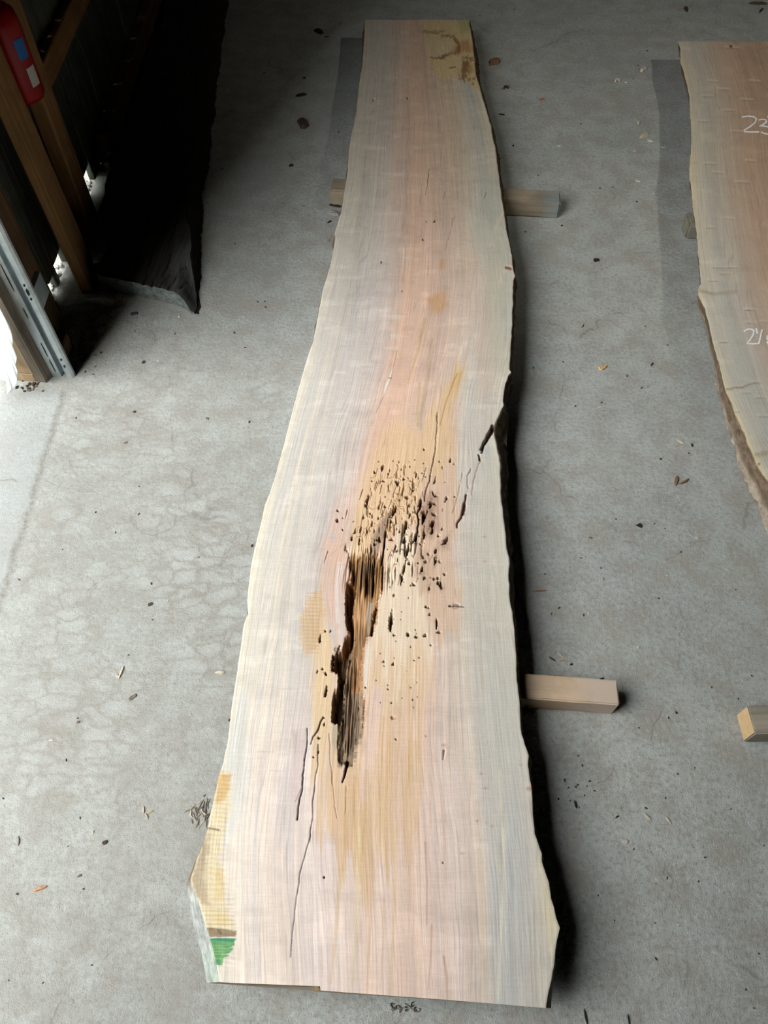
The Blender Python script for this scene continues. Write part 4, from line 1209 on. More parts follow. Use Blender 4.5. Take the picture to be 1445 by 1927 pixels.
# ------------------------------------------------------------------ blackened slab along the wall
def build_dark_slab():
    yb, ya = 5.2, 2.05
    rows = np.arange(ya, yb, .008); U = np.linspace(0, 1, 100)
    YR = np.repeat(rows[:, None], len(U), 1)
    zt = .062
    rt = np.array([(354, 566), (369, 540), (367, 524), (362, 497), (360, 466), (356, 435), (349, 412), (346, 390), (352, 330), (362, 250), (375, 150), (392, 0)], float)
    ry, rx = edge_world([tuple(q) for q in rt], zt)
    r = np.interp(YR, ry, rx) + (fbm(YR * 12, YR * 0, 403, 3) - .5) * .02
    l = -1.0 - .06 * sstep(2.32, 2.5, YR) + (fbm(YR * 9, YR * 0, 404, 2) - .5) * .03
    X = l + (r - l) * U
    # near end runs back towards the wall
    ne = [at(a, b, zt) for a, b in ((170, 514), (204, 522), (247, 530), (301, 542), (326, 549), (343, 555), (354, 566))]
    yn = np.interp(X, [p.x for p in ne], [p.y for p in ne])
    w = np.clip(1 - (YR - ya) / .4, 0, 1)
    Y = YR + w * (yn - ya)
    PX, PY = project_np(X, Y, zt)
    PX = PX.astype(np.float32); PY = PY.astype(np.float32)
    G = (X - .10 * (Y - 2.1)).astype(np.float32); Yw = Y.astype(np.float32)
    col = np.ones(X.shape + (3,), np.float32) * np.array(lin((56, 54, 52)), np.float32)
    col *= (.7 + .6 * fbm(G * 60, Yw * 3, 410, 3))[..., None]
    depth = np.zeros_like(PX); fib = np.full_like(PX, .25)
    P = Painter(PX, PY, G, Yw, col, depth, fib)
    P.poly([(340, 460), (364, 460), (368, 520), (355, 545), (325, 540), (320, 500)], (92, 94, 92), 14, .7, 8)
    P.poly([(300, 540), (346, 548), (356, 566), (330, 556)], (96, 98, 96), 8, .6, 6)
    for ln in ([(300, 540), (307, 528), (322, 515)], [(314, 545), (326, 530), (340, 505), (352, 498)], [(280, 500), (286, 478), (290, 465)], [(330, 430), (334, 410), (336, 395)], [(305, 520), (318, 495), (322, 480)],
               [(270, 535), (278, 510)], [(250, 520), (262, 480), (268, 450)], [(285, 540), (290, 525)], [(338, 540), (350, 522)]):
        P.line(ln, 2.4, .008, (14, 13, 12), .9, 1.5, 1.2)
    rough = fbm(G * 70, Yw * 14, 412, 3) - .5
    depth += .008 * rough
    # the right corner is a wane that slopes to the floor
    dr = (r - X)
    Z = zt - np.clip(depth, -.006, .03) - .05 * sstep(.06, 0, dr) * sstep(2.25, 2.06, Y)
    col *= .8
    colour = np.concatenate([np.clip(col, .003, .9), fib[..., None]], -1)
    root = empty('wood_slab', (-.9, 3.4, 0))
    tag(root, 'blackened old slab lying on the floor along the dark wall', 'wood slab', kind='thing')

    def child(o):
        o.parent = root
        o.matrix_parent_inverse = Matrix.Translation((.9, -3.4, 0))
        return o
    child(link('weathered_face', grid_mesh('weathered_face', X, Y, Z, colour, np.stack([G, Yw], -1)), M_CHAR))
    K = 12; T = np.linspace(0, 1, K)
    ex, ey, ez = X[:, -1], Y[:, -1], Z[:, -1]
    bt = np.array([(354, 573), (371, 560), (375, 528), (376, 487), (380, 424), (382.5, 368), (390, 320), (400, 240), (412, 150), (430, 0)], float)
    by_, bx_ = edge_world([tuple(q) for q in bt], 0.0)
    fo = np.maximum(np.interp(ey, by_, bx_) - ex, .004)
    nz2 = fbm(ey[:, None] * 60, T[None] * 6, 420, 3) - .5
    EX = ex[:, None] + fo[:, None] * T[None] ** .6 + T[None] * (.010 * nz2 + .03 * (fbm(ey[:, None] * 9, T[None] * 2, 424, 3) - .5))
    EY = ey[:, None] + 0 * T[None]; EZ = ez[:, None] + (.001 - ez[:, None]) * T[None]
    cc = np.ones((len(ex), K, 4), np.float32); cc[..., :3] = np.array(lin((46, 40, 34))) * (1 + 1.0 * nz2[..., None])
    child(link('bark_edge', grid_mesh('bark_edge', EX, EY, EZ, np.clip(cc, .003, .9), np.stack([EX, EY], -1)), M_BARK))
    # near end face
    st_ = np.arange(0, 100, 3)
    x, y, z = X[0, st_], Y[0, st_], Z[0, st_]
    fr = np.array([at(a, b, 0) for a, b in ((168, 540), (243, 551), (295, 558.5), (340, 569), (354, 573))])
    yf = np.interp(x, fr[:, 0], fr[:, 1])
    T = np.linspace(0, 1, 5)[:, None]
    EX = x[None] + 0 * T; EY = y[None] + (np.minimum(yf, y) - y)[None] * T * .4; EZ = z[None] * (1 - T) + .001 * T
    cc = np.ones((5, len(st_), 4), np.float32)
    cc[..., :3] = np.array(lin((112, 120, 120))) * (.7 + .6 * fbm(EX * 40, EZ * 300, 430, 2))[..., None]
    child(link('end_grain', grid_mesh('end_grain', EX[::-1], EY[::-1], EZ[::-1], cc, np.stack([EX, EZ], -1)), M_BARK))


build_dark_slab()

# ------------------------------------------------------------------ leaning timber, extinguisher, door track, torn sheet
def leaning_timber():
    foot = [at(154, 554), at(173, 551), at(177, 496), at(159, 499)]
    top = Vector((-.075, .0, 2.3))
    bm = prism_bm([p for p in foot], top)
    bmesh.ops.bevel(bm, geom=list(bm.edges), offset=.003, segments=1, affect='EDGES')
    c = at(164, 525)
    for v in bm.verts: v.co -= c
    o = link('timber_plank', bm_mesh(bm, 'timber_plank'), M_STUD, None, c)
    tag(o, 'brown sawn plank leaning on edge against the wall, foot beside the blackened slab', 'plank')


leaning_timber()


def lathe(profile, n=28):
    bm = bmesh.new()
    rings = []
    for r, z in profile:
        if r < 1e-5: rings.append([bm.verts.new((0, 0, z))])
        else: rings.append([bm.verts.new((r * math.cos(2 * math.pi * i / n), r * math.sin(2 * math.pi * i / n), z)) for i in range(n)])
    for a, b in zip(rings, rings[1:]):
        if len(a) == 1 and len(b) == 1: continue
        for i in range(n):
            j = (i + 1) % n
            if len(a) == 1: bm.faces.new((a[0], b[i], b[j]))
            elif len(b) == 1: bm.faces.new((a[i], a[j], b[0]))
            else: bm.faces.new((a[i], a[j], b[j], b[i]))
    return bm


def extinguisher():
    R = .055
    c = Vector((-1.098, 2.365, .56))
    root = empty('fire_extinguisher', c)
    tag(root, 'red fire extinguisher hung on the wall at the upper left border', 'fire extinguisher')
    link('cylinder', bm_mesh(lathe([(0, 0), (R * .9, 0), (R, .012), (R, .215), (R * .92, .240), (R * .6, .258), (.022, .266), (.022, .28), (0, .28)], 32), 'cylinder', True), M_RED, root)
    link('neck_ring', bm_mesh(lathe([(.0, .266), (.027, .266), (.027, .29), (.0, .29)], 20), 'neck_ring', True), M_DARKSTEEL, root)
    v = link('valve', bm_mesh(box_bm(-.016, .016, -.018, .018, .29, .335, .003), 'valve'), M_STEEL, root)
    link('lever', bm_mesh(box_bm(-.011, .011, -.085, .02, .338, .348, .002), 'lever'), M_DARKSTEEL, v)
    link('lever', bm_mesh(box_bm(-.011, .011, -.075, .0, .312, .320, .002), 'lever'), M_DARKSTEEL, v)
    # hose down the side
    bm = bmesh.new()
    pts = [Vector((-.02, -.03, .31)), Vector((-.045, -.05, .29)), Vector((-.05, -.055, .24)), Vector((-.05, -.055, .10))]
    rings = []
    for j, p in enumerate(pts):
        rings.append([bm.verts.new(p + Vector((.009 * math.cos(q * math.pi / 4), .009 * math.sin(q * math.pi / 4), 0))) for q in range(8)])
    for a, b in zip(rings, rings[1:]):
        for q in range(8): bm.faces.new((a[q], a[(q + 1) % 8], b[(q + 1) % 8], b[q]))
    link('hose', bm_mesh(bm, 'hose', True), M_BLACK, root)

    def wrap(name, a0, a1, z0, z1, mat, lab):
        bm = bmesh.new(); n = 8
        v0 = []; v1 = []
        for i in range(n + 1):
            a = math.radians(a0 + (a1 - a0) * i / n)
            v0.append(bm.verts.new(((R + .0012) * math.cos(a), (R + .0012) * math.sin(a), z0)))
            v1.append(bm.verts.new(((R + .0012) * math.cos(a), (R + .0012) * math.sin(a), z1)))
        for i in range(n): bm.faces.new((v0[i], v0[i + 1], v1[i + 1], v1[i]))
        o = link(name, bm_mesh(bm, name), mat, root); o['label'] = lab
    wrap('sticker', -48, -12, .125, .180, M_BLUE, 'blue sticker')
    wrap('sticker', -40, -6, .045, .10, M_TAGW, 'white paper tag')
    box('bracket', -1.158, -1.148, 2.345, 2.385, .60, .92, M_DARKSTEEL, None, .002)
    b_ = bpy.data.objects['bracket']; b_.parent = root; b_.matrix_parent_inverse = Matrix.Translation(-c)


extinguisher()


def door_track():
    base = at(99, 708)
    root = empty('door_track', (base.x, base.y, 0))
    tag(root, 'galvanised steel overhead-door track standing beside the weathered jamb', 'door track')
    prof = [(0, 0), (.030, -.002), (.031, .016), (.036, .022), (.043, .022), (.046, .014), (.047, -.004), (.053, -.010), (.066, -.008), (.073, -.002), (.074, .006), (.070, .010)]
    th = .0022
    def sheet(pts):
        bm = bmesh.new()
        H_ = 3.5
        n = len(pts)
        off = []
        for j in range(n):
            a = Vector(pts[max(j - 1, 0)]); b = Vector(pts[min(j + 1, n - 1)])
            d = (b - a).normalized(); off.append(Vector(pts[j]) + Vector((-d.y, d.x)) * th)
        loop = [Vector((p[0], p[1], 0)) for p in pts] + [Vector((p.x, p.y, 0)) for p in off[::-1]]
        lo = [bm.verts.new(p) for p in loop]; hi = [bm.verts.new(p + Vector((0, 0, H_))) for p in loop]
        m = len(loop)
        for j in range(m): bm.faces.new((lo[j], lo[(j + 1) % m], hi[(j + 1) % m], hi[j]))
        for j in range(n - 1):
            bm.faces.new((lo[j], lo[m - 1 - j], lo[m - 2 - j], lo[j + 1])); bm.faces.new((hi[j], hi[j + 1], hi[m - 2 - j], hi[m - 1 - j]))
        return bm
    fl_ = link('flange', bm_mesh(sheet(prof[:3]), 'flange'), M_STEEL, root)
    rl = link('rail', bm_mesh(sheet(prof[2:]), 'rail', False), M_STEEL, root)

    def slot(x, y, z, w, h, par):
        n = 14
        pts = [Vector((x + w * math.cos(2 * math.pi * i / n), y, z + h * math.sin(2 * math.pi * i / n))) for i in range(n)]
        link('slot', bm_mesh(prism_bm(pts, Vector((0, .0012, 0))), 'slot'), M_BLACK, par)
    for z, w, h in ((.055, .003, .004), (.085, .003, .004), (.33, .0028, .004), (.355, .0035, .012), (.38, .0025, .004), (.9, .003, .012)):
        slot(.060, -.0113, z, w, h, rl)
    for z, w, h in ((.05, .0012, .03), (.12, .0012, .03), (.27, .0012, .02), (.40, .0012, .05)):
        slot(.018, -.0032, z, w, h, fl_)
    # angle bracket screwed to the post behind
    link('bracket', bm_mesh(box_bm(.045, .062, .024, .10, .26, .34, .002), 'bracket'), M_STEEL, root)


door_track()
# foot block with a dab of green paint behind the track
bk = box('wood_block', -1.092, -1.035, 1.80, 1.865, 0, .06, M_STUD_D, None, .006)
tag(bk, 'small dark wood block with a green paint dab behind the door track', 'block')
c_ = at(114, 644, .061)
gp = link('paint_dab', bm_mesh(lathe([(0, .0), (.011, .0), (.010, .0015), (0, .0018)], 14), 'paint_dab'), M_GREEN)
gp.location = (-1.062, 1.832, .0595); gp.parent = bk; gp['label'] = 'green paint dab'


def torn_sheet():
    y0 = 1.615
    px = [(-70, 440), (-20, 548), (0, 583), (9.7, 599), (17, 612), (21, 624), (23.5, 640), (23, 654), (27, 663), (30, 671), (31, 675), (28, 690), (32, 701), (31.5, 712), (30, 723), (27, 731), (22, 738.5), (17, 743),
          (12.5, 747), (11, 735), (10, 722), (0, 718), (-30, 708), (-80, 690)]
    pts = [at_y(a, b, y0) for a, b in px]
    bm = bmesh.new()
    vs = [bm.verts.new(p) for p in pts]
    f = bm.faces.new(vs)
    bmesh.ops.triangulate(bm, faces=[f])
    bmesh.ops.subdivide_edges(bm, edges=list(bm.edges), cuts=3, use_grid_fill=True)
    for v in bm.verts:
        v.co.y += .006 * math.sin(v.co.x * 9) + .004 * math.sin(v.co.z * 7 + 1)
        if v.co.z < .004: v.co.z = .004
    g_ = bmesh.ops.extrude_face_region(bm, geom=list(bm.faces))
    bmesh.ops.translate(bm, verts=[v for v in g_['geom'] if isinstance(v, bmesh.types.BMVert)], vec=(0, .0015, 0))
    o = link('plastic_sheet', bm_mesh(bm, 'plastic_sheet', True), M_WHITE)
    tag(o, 'torn white plastic sheet hanging beside the door jamb at the left border', 'plastic sheet')


torn_sheet()

# battens lying in the dark between the wall and the blackened slab
def batten(label, a, b, w, h):
    d = b - a
    bm = bmesh.new(); bmesh.ops.create_cube(bm, size=1.0)
    for v in bm.verts: v.co = Vector((v.co.x * w, v.co.y * d.length, (v.co.z + .5) * h))
    bmesh.ops.bevel(bm, geom=list(bm.edges), offset=.003, segments=1, affect='EDGES')
    o = link('wood_batten', bm_mesh(bm, 'wood_batten'), M_STUD_D, None, (a + b) / 2)
    o.rotation_euler.z = math.atan2(d.y, d.x) - math.pi / 2
    tag(o, label, 'batten')


batten('dark batten on the floor between the wall and the blackened slab', at(203, 318), at(262, 170), .025, .03)

# ------------------------------------------------------------------ pale gravel seen through the gaps under the siding
def pebble_cluster(spots):
    bm = bmesh.new()
    for (cx, cy, n, sp) in spots:
        for _ in range(n):
            r = RNG.uniform(.006, .014)
            mt = Matrix.Translation((cx + RNG.uniform(-.035, .02), cy + RNG.uniform(-sp, sp), -.012 + r * .5)) @ Matrix.Rotation(RNG.random() * 6, 4, 'Z') @ Matrix.Diagonal((1, RNG.uniform(.6, 1.2), RNG.uniform(.5, .9), 1))
            bmesh.ops.create_icosphere(bm, subdivisions=1, radius=r, matrix=mt)
    o = link('gravel', bm_mesh(bm, 'gravel'), plain_noise_material('white_gravel', lin((190, 190, 184)), lin((232, 232, 226)), 60, .9, 0))
    tag(o, 'pale gravel outside seen through the gaps under the wall', 'gravel', kind='stuff')


pebble_cluster([(-1.19, 2.14, 14, .03), (-1.19, 2.25, 22, .05), (-1.19, 2.75, 26, .05)])


# ------------------------------------------------------------------ bark chips, splinters and shavings on the floor
CHIP_MATS = {}


def chip_mat(rgb):
    if rgb not in CHIP_MATS:
        c = lin(rgb)
        CHIP_MATS[rgb] = plain_noise_material('chip_%d_%d_%d' % rgb, tuple(v * .6 for v in c), tuple(min(1, v * 1.35) for v in c), 160, .9, .002)
    return CHIP_MATS[rgb]


def flake_mesh(ln, wd, h, seed, n=9, ragged=.25):
    """a broken flake: ragged outline, domed and faceted top"""
    r_ = random.Random(seed)
    bm = bmesh.new()
    out, top = [], []
    for i in range(n):
        a = 2 * math.pi * i / n
        k = 1 + r_.uniform(-ragged, ragged)
        c, s_ = math.cos(a), math.sin(a)
        # squarish outline
        q = 1 / max(abs(c), abs(s_)) ** .6
        x, y = ln / 2 * c * k * q * .92, wd / 2 * s_ * k * q * .92
        out.append(bm.verts.new((x, y, 0)))
        top.append(bm.verts.new((x * .8, y * .75, h * r_.uniform(.55, 1.0))))
    mid = bm.verts.new((ln * r_.uniform(-.1, .1), wd * r_.uniform(-.1, .1), h * r_.uniform(.7, 1.1)))
    for i in range(n):
        j = (i + 1) % n
        bm.faces.new((out[i], out[j], top[j], top[i]))
        bm.faces.new((top[i], top[j], mid))
    bm.faces.new(out[::-1])
    return bm_mesh(bm, 'flake')


def splinter_mesh(ln, wd, h, seed, bend=0.0):
    r_ = random.Random(seed)
    bm = bmesh.new()
    rings = []
    n = 6
    for i in range(n + 1):
        t = i / n - .5
        w = wd / 2 * (1 - abs(2 * t) ** 3 * .75) * r_.uniform(.8, 1.15)
        hh = h * (1 - abs(2 * t) ** 3 * .6)
        oy = bend * (t * t * 4) * ln * .5
        rings.append([bm.verts.new((t * ln, oy - w, 0)), bm.verts.new((t * ln, oy + w, 0)), bm.verts.new((t * ln, oy + w * .7, hh * r_.uniform(.7, 1))), bm.verts.new((t * ln, oy - w * .7, hh))])
    for a, b in zip(rings, rings[1:]):
        for q in range(4): bm.faces.new((a[q], a[(q + 1) % 4], b[(q + 1) % 4], b[q]))
    bm.faces.new(rings[0][::-1]); bm.faces.new(rings[-1])
    return bm_mesh(bm, 'splinter')


def shaving_mesh(ln, wd, seed):
    """curled ribbon of wood"""
    r_ = random.Random(seed)
    bm = bmesh.new()
    n = 12; turns = r_.uniform(.5, .9)
    R_ = ln * .42
    a_, b_ = [], []
    for i in range(n + 1):
        a = turns * 2 * math.pi * i / n
        rr = R_ * (1 - .35 * i / n)
        x, y = rr * math.cos(a), rr * math.sin(a) * .7
        z = .0 + wd * .18 * abs(math.sin(a * .5))
        a_.append((x, y, z)); b_.append((x * .82, y * .82, z + wd * .8))
    for th in (0,):
        va = [bm.verts.new(p) for p in a_]; vb = [bm.verts.new(p) for p in b_]
        for i in range(n): bm.faces.new((va[i], va[i + 1], vb[i + 1], vb[i]))
    g_ = bmesh.ops.extrude_face_region(bm, geom=list(bm.faces))
    bmesh.ops.translate(bm, verts=[v for v in g_['geom'] if isinstance(v, bmesh.types.BMVert)], vec=(.0008, .0008, .0008))
    return bm_mesh(bm, 'shaving')


def px_scale(px, py):
    return (at(px + 10, py) - at(px - 10, py)).length / 20


def debris(kind, px, py, ln, wd, ang, rgb, label, cat, group=None, h=None, bend=0.0):
    s_ = px_scale(px, py)
    L_, W_ = ln * s_, wd * s_
    seed = int(px * 7 + py * 13)
    if kind == 'flake': me = flake_mesh(L_, W_, h or min(L_, W_) * .35, seed); nm = 'bark_chip'
    elif kind == 'splinter': me = splinter_mesh(L_, W_, h or W_ * .7, seed, bend); nm = 'wood_splinter'
    else: me = shaving_mesh(L_, W_, seed); nm = 'wood_shaving'
    p = at(px, py)
    o = link(nm, me, chip_mat(rgb), None, (p.x, p.y, .0003))
    o.rotation_euler.z = math.radians(ang)
    tag(o, label, cat, group)
    return o


DKB = (74, 64, 54); GRB = (112, 104, 94); PALE = (196, 186, 166); TAN = (198, 166, 118); BRN = (122, 94, 70); BLK = (44, 40, 36); RED = (160, 110, 88)
D = debris
D('flake', 571, 235, 34, 20, 115, DKB, 'rectangular dark bark chip left of the far half of the slab', 'bark chip')
D('flake', 931, 118, 30, 18, 35, BRN, 'oval brown bark chip right of the stained far corner of the slab', 'bark chip')
D('flake', 601, 60, 24, 12, -50, BLK, 'wedge-shaped dark bark chip left of the far end of the slab', 'bark chip')
D('splinter', 567, 180, 22, 6, 18, BLK, 'dark splinter above the rectangular bark chip', 'splinter')
D('splinter', 615, 70, 10, 2, 10, BLK, 'thin dark curved sliver beside the wedge-shaped bark chip', 'splinter', None, None, .3)
D('flake', 548, 312, 10, 8, 30, BLK, 'small black lump left of the slab, beyond the far bearer', 'bark chip')
D('flake', 573, 147, 6, 6, 0, BLK, 'round black crumb above the dark splinter', 'bark chip')
D('flake', 629, 402, 26, 14, -18, (150, 142, 132), 'grey fibrous bark piece against the left edge below the far bearer', 'bark chip')
D('splinter', 631, 388, 24, 6, -16, BLK, 'black wedge-shaped splinter between far bearer and grey bark piece', 'splinter')
D('splinter', 620, 418, 11, 3, 38, BLK, 'short black sliver below the grey bark piece', 'splinter')
D('shaving', 951, 169, 16, 7, 20, DKB, 'dark curled shaving right of the far end of the slab', 'wood shaving')
D('flake', 1019, 188, 12, 8, 20, RED, 'small reddish bark chip on the floor between the slabs', 'bark chip')
D('splinter', 944, 216, 12, 3, -10, BLK, 'black sliver close to the right bark edge near the far end', 'splinter')
D('flake', 1052, 275, 7, 5, 40, PALE, 'tiny pale chip between the slabs, level with the far chalk figure', 'bark chip')
D('flake', 1122, 490, 13, 9, 10, BLK, 'black oval lump on bare floor below the blue-stained bearer end', 'bark chip')
D('flake', 1057, 425, 4, 4, 0, BLK, 'black speck just below the blue-stained bearer end', 'bark chip')
D('flake', 1133, 692, 20, 11, 35, TAN, 'tan pronged wood chip midway between the two slabs', 'wood chip')
D('splinter', 1139, 690, 10, 3, 75, PALE, 'pale prong standing at the tan wood chip', 'splinter')
D('splinter', 1097, 614, 11, 2, 60, BLK, 'fine dark curved sliver above the tan wood chip', 'splinter', None, None, .25)
D('splinter', 1227, 686, 10, 3, 55, BLK, 'dark curved sliver right of the tan wood chip', 'splinter', None, None, .25)
D('splinter', 1207, 730, 9, 2, 50, DKB, 'dark sliver below the tan wood chip, towards the chalk-marked slab', 'splinter')
D('flake', 1351, 724, 14, 6, -15, PALE, 'pale chip tucked against the chalk-marked slab', 'wood chip')
D('flake', 1203, 989, 12, 10, -20, BLK, 'black two-lobed lump on open floor right of the slab', 'bark chip')
D('splinter', 1272, 905, 24, 6, 70, BRN, 'upright leg of the brown splinter pair beside the dust smear', 'splinter')
D('splinter', 1288, 907, 24, 5, 32, BRN, 'slanting leg of the brown splinter pair beside the dust smear', 'splinter', None, None, .15)
D('splinter', 1279, 831, 15, 4, -38, PALE, 'pale splinter above the brown splinter pair', 'splinter')
D('splinter', 1302, 838, 8, 3, 85, BLK, 'short dark splinter right of the pale splinter', 'splinter')
D('flake', 1111, 1012, 8, 5, -30, GRB, 'grey chip left of the black two-lobed lump', 'bark chip')
D('flake', 1311, 1012, 8, 5, -10, PALE, 'pale chip right of the black two-lobed lump', 'wood chip')
D('splinter', 1039, 1240, 15, 2.5, -38, DKB, 'dark splinter left of the three splinters above the near bearer', 'splinter')
D('splinter', 1054, 1232, 14, 4, -52, PALE, 'pale splinter at the top of the three above the near bearer', 'splinter')
D('splinter', 1057, 1243, 13, 2.5, 16, TAN, 'yellow splinter at the bottom of the three above the near bearer', 'splinter')
D('flake', 1075, 1250, 6, 5, 40, BLK, 'black crumb just above the near bearer', 'bark chip')
D('splinter', 1131, 1278, 12, 4, 25, BLK, 'dark splinter against the back of the near bearer', 'splinter')
D('splinter', 1016, 1112, 26, 3, 4, RED, 'reddish thin splinter close to the right bark edge', 'splinter')
D('flake', 1201, 1218, 6, 6, 0, PALE, 'white crumb above and right of the near bearer', 'wood chip')
D('splinter', 1083, 1514, 15, 4, 98, BLK, 'black upright splinter right of the slab, near half', 'splinter')
D('splinter', 1217, 1536, 17, 4, -48, PALE, 'pale splinter, left of two, on the near right floor', 'splinter')
D('splinter', 1257, 1543, 16, 4, -60, PALE, 'pale splinter, right of two, on the near right floor', 'splinter')
D('flake', 1177, 1584, 11, 8, 10, PALE, 'pale rounded chip on the near right floor', 'wood chip')
D('splinter', 1161, 1537, 8, 3, 30, BLK, 'black sliver above the pale rounded chip', 'splinter')
D('splinter', 1102, 1914, 26, 3.5, 95, BLK, 'long black splinter at the bottom border right of the slab', 'splinter')
D('splinter', 1183, 1920, 20, 3, 90, BLK, 'black splinter at the bottom border, farther right', 'splinter')
D('flake', 1291, 18, 20, 9, 80, DKB, 'narrow dark bark chip at the top border', 'bark chip')
D('splinter', 1426, 8, 34, 6, -5, DKB, 'long dark twig in the top right corner', 'splinter')
D('splinter', 1432, 20, 20, 4, 55, BLK, 'short black twig below the long one in the top right corner', 'splinter')
D('shaving', 1209, 135, 20, 7, 30, PALE, 'pale curled shaving left of the chalk-marked slab, far end', 'wood shaving')
D('shaving', 1160, 155, 16, 6, 10, PALE, 'pale curled shaving farthest from the chalk-marked slab', 'wood shaving')
D('shaving', 1201, 234, 12, 6, 60, PALE, 'small tight shaving above the pale pointed chip', 'wood shaving')
D('splinter', 1212, 256, 24, 7, 35, PALE, 'pale pointed chip beside the floor shade of the chalk-marked slab', 'wood chip')
D('flake', 1222, 265, 13, 7, -30, PALE, 'pale square chip touching the pale pointed chip', 'wood chip')
D('flake', 1248, 277, 9, 5, 20, PALE, 'small pale chip inside the floor shade of the chalk-marked slab', 'wood chip')
D('flake', 1200, 341, 12, 7, -25, PALE, 'lone pale chip level with the far bearers', 'wood chip')
D('flake', 1177, 155, 7, 4, 0, PALE, 'tiny pale flake between two curled shavings', 'wood chip')
D('splinter', 228, 1266, 26, 5, 78, PALE, 'upright pale splinter on the tyre-marked floor', 'splinter')
D('splinter', 221, 1272, 10, 4, -40, PALE, 'short pale splinter at the foot of the upright one', 'splinter')
D('flake', 250, 1312, 17, 8, 35, GRB, 'grey bark chip below the upright pale splinter', 'bark chip')
D('splinter', 414, 1266, 19, 6, 2, (206, 196, 178), 'pale peg-like splinter close to the left edge of the slab', 'splinter')
D('flake', 283, 1137, 11, 7, 35, DKB, 'dark oval lump left of the slab, level with the hollow', 'bark chip')
D('flake', 96, 1393, 12, 4, 5, PALE, 'pale flat flake on the left floor', 'wood chip')
D('flake', 147, 1359, 7, 6, 40, GRB, 'grey crumb right of the pale flat flake', 'bark chip')
D('splinter', 76, 1672, 26, 7, 18, (186, 140, 108), 'reddish-tan splinter on the lower left floor', 'splinter')
D('flake', 198, 1585, 12, 9, 20, DKB, 'dark fuzzy lump on the lower left floor', 'bark chip')
D('flake', 150, 1648, 10, 6, 30, GRB, 'grey lump right of the reddish-tan splinter', 'bark chip')
D('splinter', 36, 1582, 18, 3, 105, GRB, 'grey curved sliver near the left border', 'splinter', None, None, .2)
D('flake', 174, 1566, 7, 6, 0, PALE, 'pale crumb above the dark fuzzy lump', 'wood chip')
D('splinter', 270, 1524, 14, 4, 100, PALE, 'pale splinter, upper of three left of the fibre heap', 'splinter')
D('splinter', 276, 1536, 12, 4, -60, PALE, 'pale splinter, lower of three left of the fibre heap', 'splinter')
D('splinter', 283, 1528, 12, 3, 30, TAN, 'tan splinter, right one of three left of the fibre heap', 'splinter')
D('flake', 252, 591, 15, 9, 18, (70, 70, 74), 'dark square chip in front of the blackened slab', 'bark chip')
D('flake', 337, 596, 6, 5, -20, PALE, 'white crumb in front of the blackened slab', 'wood chip')
D('flake', 270, 682, 8, 7, 50, DKB, 'dark crumb on the floor right of the door track', 'bark chip')
D('flake', 178, 669, 8, 6, 10, GRB, 'grey crumb in the shade right of the door track', 'bark chip')
D('flake', 195, 612, 9, 5, 40, GRB, 'grey crumb below the foot of the leaning plank', 'bark chip')
D('flake', 237, 833, 8, 5, 40, GRB, 'grey pebble on the floor below the door track', 'bark chip')
D('flake', 253, 775, 6, 6, 20, DKB, 'dark pebble on the floor below the door track', 'bark chip')
D('flake', 390, 788, 8, 6, -10, GRB, 'grey pebble near the left edge of the slab, far half', 'bark chip')
D('flake', 474, 1027, 7, 6, 50, DKB, 'dark pebble against the left edge of the slab', 'bark chip')
D('flake', 432, 1355, 6, 5, 20, DKB, 'dark pebble against the left edge near the yellow burn', 'bark chip')
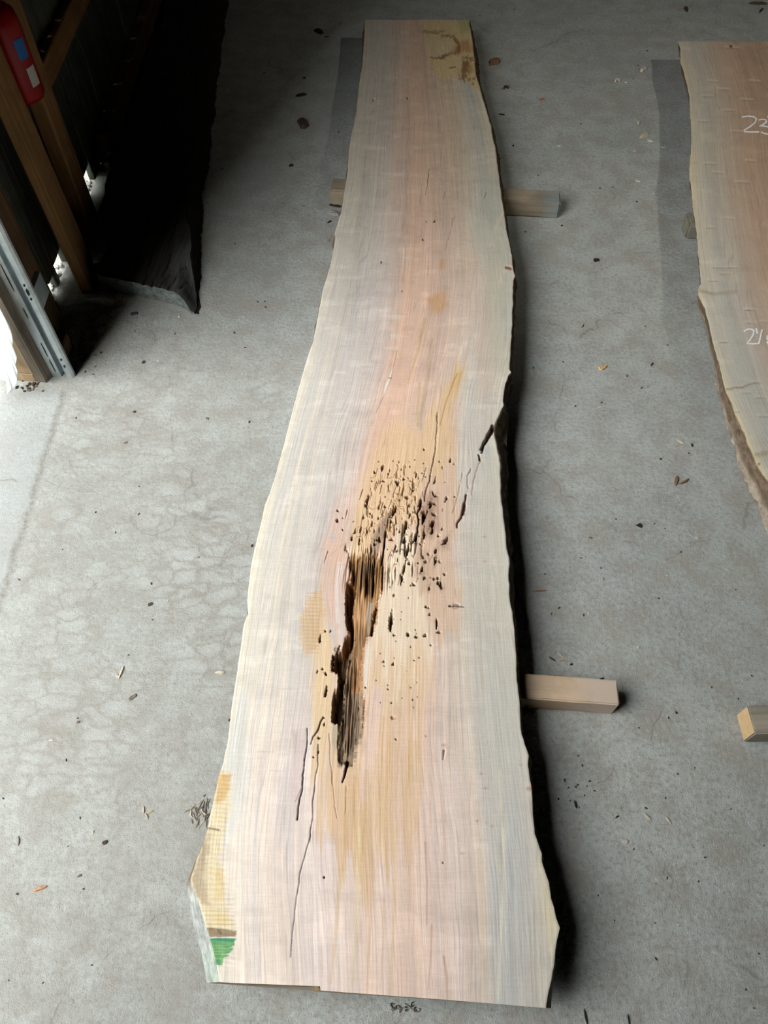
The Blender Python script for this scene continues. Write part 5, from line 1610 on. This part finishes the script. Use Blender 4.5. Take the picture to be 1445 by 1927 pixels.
# the two fibre heaps: every strand a splinter of its own
fr = random.Random(3)
for i in range(26):
    x, y = 372 + fr.gauss(0, 9), 1533 + fr.gauss(0, 11)
    D('splinter', x, y, fr.uniform(9, 20), fr.uniform(1.6, 3.2), fr.uniform(20, 150), fr.choice([GRB, (150, 140, 124), PALE]), 'grey wood fibre in the heap beside the lower left edge of the slab', 'wood fibre', 'fibres heaped at the lower left edge', None, fr.uniform(-.2, .2))
for i in range(12):
    x, y = 389 + fr.gauss(0, 3), 1527 + fr.gauss(0, 12)
    D('splinter', x - 3, y, fr.uniform(12, 24), 1.8, fr.uniform(65, 105), fr.choice([GRB, DKB]), 'grey wood fibre in the heap beside the lower left edge of the slab', 'wood fibre', 'fibres heaped at the lower left edge')
for i in range(16):
    x, y = 764 + fr.gauss(0, 17), 1897 + fr.gauss(0, 6)
    D('shaving' if i % 2 else 'splinter', x, y, fr.uniform(8, 18), fr.uniform(2, 4), fr.uniform(0, 180), fr.choice([GRB, (140, 136, 128), DKB]), 'grey shaving in the small heap under the near end of the slab', 'wood shaving', 'shavings under the near end')
# dirt at the foot of the jamb
for i in range(22):
    x, y = 56 + fr.gauss(0, 13), 727 + fr.gauss(0, 6)
    D('flake', x, y, fr.uniform(4, 10), fr.uniform(3, 7), fr.uniform(0, 180), fr.choice([BLK, DKB, DKB, GRB]), 'dark crumb in the dirt at the foot of the door jamb', 'crumb', 'dirt crumbs at the door jamb')
for i in range(26):
    x, y = 160 + fr.gauss(0, 17), 655 + fr.gauss(0, 26)
    D('flake', x, y, fr.uniform(3, 8), fr.uniform(2, 5), fr.uniform(0, 180), fr.choice([BLK, DKB, DKB, GRB]), 'dark crumb in the dirt behind the door track', 'crumb', 'dirt crumbs behind the door track')
# loose crumbs everywhere else: nothing tells them apart
LX = [(p[1], p[0]) for p in L_PX]; RX = [(p[1], p[0]) for p in R_PX]


def on_slab(x, y):
    l = np.interp(y, [a for a, _ in LX], [b for _, b in LX]); r = np.interp(y, [a for a, _ in RX], [b for _, b in RX])
    if y < 30 or y > 1895: l = r = 0
    return l - 14 < x < r + 34


n = 0
while n < 150:
    x, y = fr.uniform(5, 1440), fr.uniform(15, 1915)
    if n < 26: x, y = 1085 + fr.gauss(0, 22), 1475 + fr.gauss(0, 26)
    elif n < 60: x, y = fr.uniform(1090, 1440), fr.uniform(950, 1900)
    if on_slab(x, y): continue
    if x < 400 and y < 600 or x < 130 and y < 760: continue
    if x > 1250 + max(0, y - 560) * .5 and y < 960: continue
    if 980 < x < 1175 and 1255 < y < 1350 or 940 < x < 1070 and 345 < y < 420 or x > 1385 and 1320 < y < 1400: continue
    n += 1
    pale = fr.random() < .25
    D('flake', x, y, fr.uniform(3, 7), fr.uniform(2, 4), fr.uniform(0, 180), PALE if pale else fr.choice([BLK, DKB, DKB]),
      'tiny pale crumb loose on the concrete floor' if pale else 'tiny dark crumb loose on the concrete floor', 'crumb', 'pale crumbs on the floor' if pale else 'dark crumbs on the floor')
